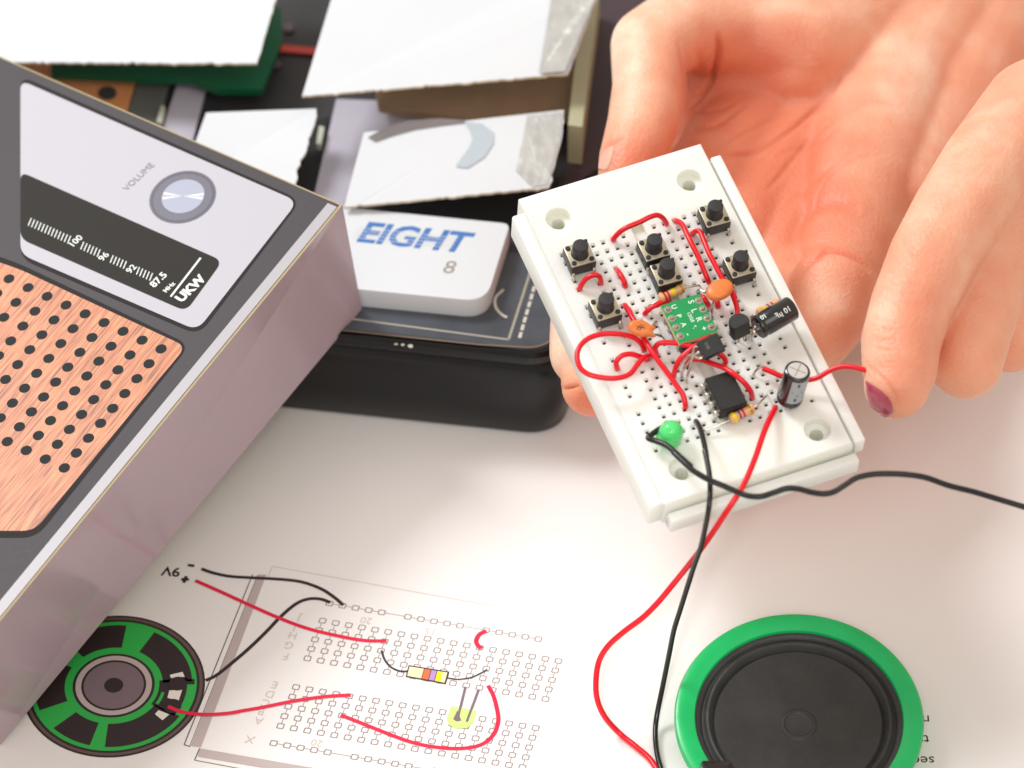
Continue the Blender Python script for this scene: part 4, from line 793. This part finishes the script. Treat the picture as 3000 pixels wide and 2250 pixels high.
palm = [
 [(2640, -160, 34, 26), (2500, 60, 40, 21), (2330, 150, 48, 17), (2150, 90, 56, 13), (2010, 75, 63, 10.8)],      # thenar to thumb joint
 [(2010, 75, 63, 10.8), (1905, 135, 66, 9.9), (1900, 250, 66, 8.9), (1880, 370, 64, 8.6), (1848, 470, 62, 7.9), (1838, 515, 61, 7.2)],   # thumb
 [(2300, 210, 44, 17), (2180, 240, 42, 15), (2080, 330, 34, 14), (1980, 440, 30, 13)], [(2400, 180, 40, 18), (2150, 420, 32, 14)], [(2050, 180, 40, 13), (1990, 330, 33, 12)],
 [(2860, 40, 26, 22), (2740, 380, 30, 16), (2640, 620, 36, 12)],
 [(2760, -60, 30, 26), (2600, 250, 34, 20), (2520, 520, 38, 16.5), (2460, 800, 42, 12.5)],                      # ulnar side
 [(2700, -60, 30, 24), (2420, 330, 32, 17), (2250, 560, 36, 13), (2150, 700, 40, 10.5)],
 [(2420, 330, 32, 16), (2360, 600, 34, 14), (2320, 820, 38, 11)],
 [(2450, 150, 32, 18), (2180, 400, 38, 13), (2050, 540, 42, 10.5)],
 [(2550, 350, 30, 17), (2440, 650, 34, 14)],
 [(2050, 540, 42, 10.5), (1830, 800, 45, 9), (1716, 950, 51, 8.6), (1708, 1035, 53, 8.0)],                      # index
 [(2150, 700, 40, 10.5), (1950, 960, 45, 9.2), (1770, 1090, 50, 8), (1737, 1128, 51, 7.6)],                      # middle
 [(2320, 820, 38, 11), (2150, 1080, 43, 9.2), (1990, 1200, 46, 8)],                                              # ring
 [(2445, 845, 49, 10.8), (2425, 930, 47, 9.6), (2300, 1090, 45, 8.4), (2160, 1200, 46, 7.6)],                        # little finger
]
cr1 = [
 ([(2103, 92), (2107, 151), (2089, 220), (2057, 275), (2020, 320)], .6, 2.0, .2),
 ([(1985, 110), (2000, 180), (2012, 250), (2020, 310)], .5, .4, .1), ([(2040, 130), (2055, 200), (2045, 260)], .6, .35, .08),
 ([(2022, 322), (2070, 326), (2110, 318), (2150, 306)], .45, .5, .12),
 ([(2016, 375), (2066, 373), (2112, 357), (2148, 334), (2190, 302)], .5, .8, .15),
 ([(2115, 455), (2194, 451), (2249, 425), (2318, 380), (2386, 320), (2432, 275), (2469, 220)], .5, 1.0, .12),
 ([(2095, 440), (2157, 403), (2226, 370), (2295, 338)], .5, .35, .06),
 ([(2240, 560), (2272, 531), (2331, 457), (2395, 389), (2450, 343)], .6, .5, .08),
 ([(2290, 620), (2350, 560), (2430, 490), (2520, 430)], .7, .35, .05), ([(2250, 470), (2320, 440), (2400, 420), (2480, 350)], .6, .25, .04), ([(2420, 520), (2500, 470), (2590, 450)], .6, .25, .04),
 ([(2180, 520), (2230, 470), (2300, 410)], .4, .25, .04), ([(2360, 660), (2400, 560), (2450, 480)], .5, .2, .03), ([(2480, 330), (2560, 300), (2650, 320)], .6, .3, .03), ([(2350, 130), (2400, 180), (2440, 260)], .5, .2, .02),
 ([(2313, 730), (2331, 660), (2377, 612), (2441, 590), (2523, 608)], 1.6, 1.0, .1),
 ([(2316, 852), (2358, 785), (2395, 752), (2427, 732), (2475, 740), (2522, 765), (2554, 800)], .6, 1.0, .22),
 ([(1608, 1112), (1645, 1138), (1700, 1128)], .45, 1.4, .25),
 ([(1760, 440), (1800, 415), (1830, 400)], .4, .3, .2), ([(1790, 215), (1830, 222), (1870, 215)], .5, .2, .03), ([(1795, 130), (1840, 105), (1890, 110)], .6, .25, .03),
]
def redf1(U, V, co, nr):
    def g(u, v, a, b): return np.exp(-(((U-u)/a)**2+((V-v)/b)**2))
    r = .42*g(2200, 380, 330, 300)+.3*g(2330, 640, 200, 200)+.22*g(2100, 230, 130, 130)+.6*g(1930, 480, 130, 80)+.8*g(1740, 1190, 80, 60)+.25*g(2500, 980, 120, 90)+.1*g(2250, 160, 200, 120)
    r -= .35*g(1830, 180, 110, 240)+.3*g(2430, 880, 90, 80)+.35*g(1640, 1000, 60, 110)+.2*g(2640, 250, 120, 200)+.25*g(2150, 20, 250, 50)
    return r
h1, hm1 = build_hand('hand', palm, 'open palm-up hand cradling the breadboard from below, thumb pressed against its top edge', cr1, redf1, 28, .62)
right = [
 [(2628, 1128, 74, 7.6), (2636, 1080, 75, 8.6), (2640, 1000, 77, 9.2), (2668, 900, 79, 9.4), (2730, 760, 82, 10.2), (2800, 640, 84, 10.8), (2900, 500, 84, 12), (3060, 360, 78, 16)],
 [(2830, 1060, 66, 8.6), (2850, 960, 68, 9.4), (2900, 780, 72, 10.2), (2990, 620, 76, 12), (3120, 460, 74, 16)],
 [(2960, 980, 54, 9), (3010, 800, 60, 10), (3100, 640, 66, 13), (3250, 480, 66, 18)],
 [(3060, 360, 78, 16), (3250, 480, 66, 20), (3400, 300, 60, 26), (3600, 150, 50, 28)],
]
cr2 = [([(2540, 930+k*16), (2585, 938+k*16+6*(k % 2)), (2640, 950+k*15)], .28, .22, .04) for k in range(6)]
cr2 += [([(2575, 780+k*30), (2630, 800+k*28), (2700, 805+k*30)], .35, .14, .03) for k in range(4)]+[([(2600, 1155), (2612, 1215)], .6, .3, .1), ([(2640, 700), (2680, 740), (2730, 755)], .9, .35, .05), ([(2530, 1060), (2560, 1085), (2590, 1110), (2625, 1160), (2632, 1200)], .35, .35, .08)]
def redf2(U, V, co, nr): return .22*np.exp(-(((U-2690)/80)**2+((V-900)/260)**2))+.18*np.exp(-(((U-2620)/60)**2+((V-1150)/80)**2))-.12*np.exp(-((U-2530-(1050-V)*.35)/50)**2)
h2, hm2 = build_hand('hand', right, 'hand reaching in from the right with a dark pink fingernail, holding a red wire end', cr2, redf2, 10, .6)
# nails: conform a small patch to the finger
def nail(root, outline_px, m, lift=.35, name='fingernail'):
    me = root.data; mw = root.matrix_world; bv = BVHTree.FromPolygons([mw@v.co for v in me.vertices], [tuple(p.vertices) for p in me.polygons])
    c = np.array(outline_px, float); o_ = cat_rom([(x, y, 0) for x, y in list(c)+[c[0]]], 5)[:-1, :2]; cen = o_.mean(0); V = []; n = len(o_); F = []; K = 7
    for k in range(K+1):
        s = k/K
        for p in o_:
            q = cen+(p-cen)*(s if k else .02); rr_ = ray(q[0], q[1]); h, nn, _, _ = bv.ray_cast(Vector(CAM*S), Vector(rr_).normalized())
            if h is None: 
                h, nn, _, _ = bv.find_nearest(Vector((CAM+rr_*((CAM[2]-74)/-rr_[2]))*S))
            e = lift*(1-s**6)*.6+.25*(1 if k < K else -.6); V.append((np.array(h)+np.array(nn)*e*S)/S)
    for k in range(K):
        for i in range(n): F.append([k*n+i, k*n+(i+1) % n, (k+1)*n+(i+1) % n, (k+1)*n+i])
    return mesh(name, V, F, m, root, M='world')
M_nail = mat('nail_polish', (168, 62, 84), .18, coat=.6); M_nail2 = mat('bare_nail', (236, 178, 156), .35, coat=.1)
nail(h2, [(2534, 1112), (2560, 1128), (2590, 1150), (2612, 1180), (2618, 1205), (2606, 1222), (2586, 1229), (2564, 1216), (2547, 1180), (2537, 1142)], M_nail)
nail(h1, [(1752, 500), (1760, 462), (1785, 430), (1800, 428), (1795, 460), (1778, 500)], M_nail2, .1)
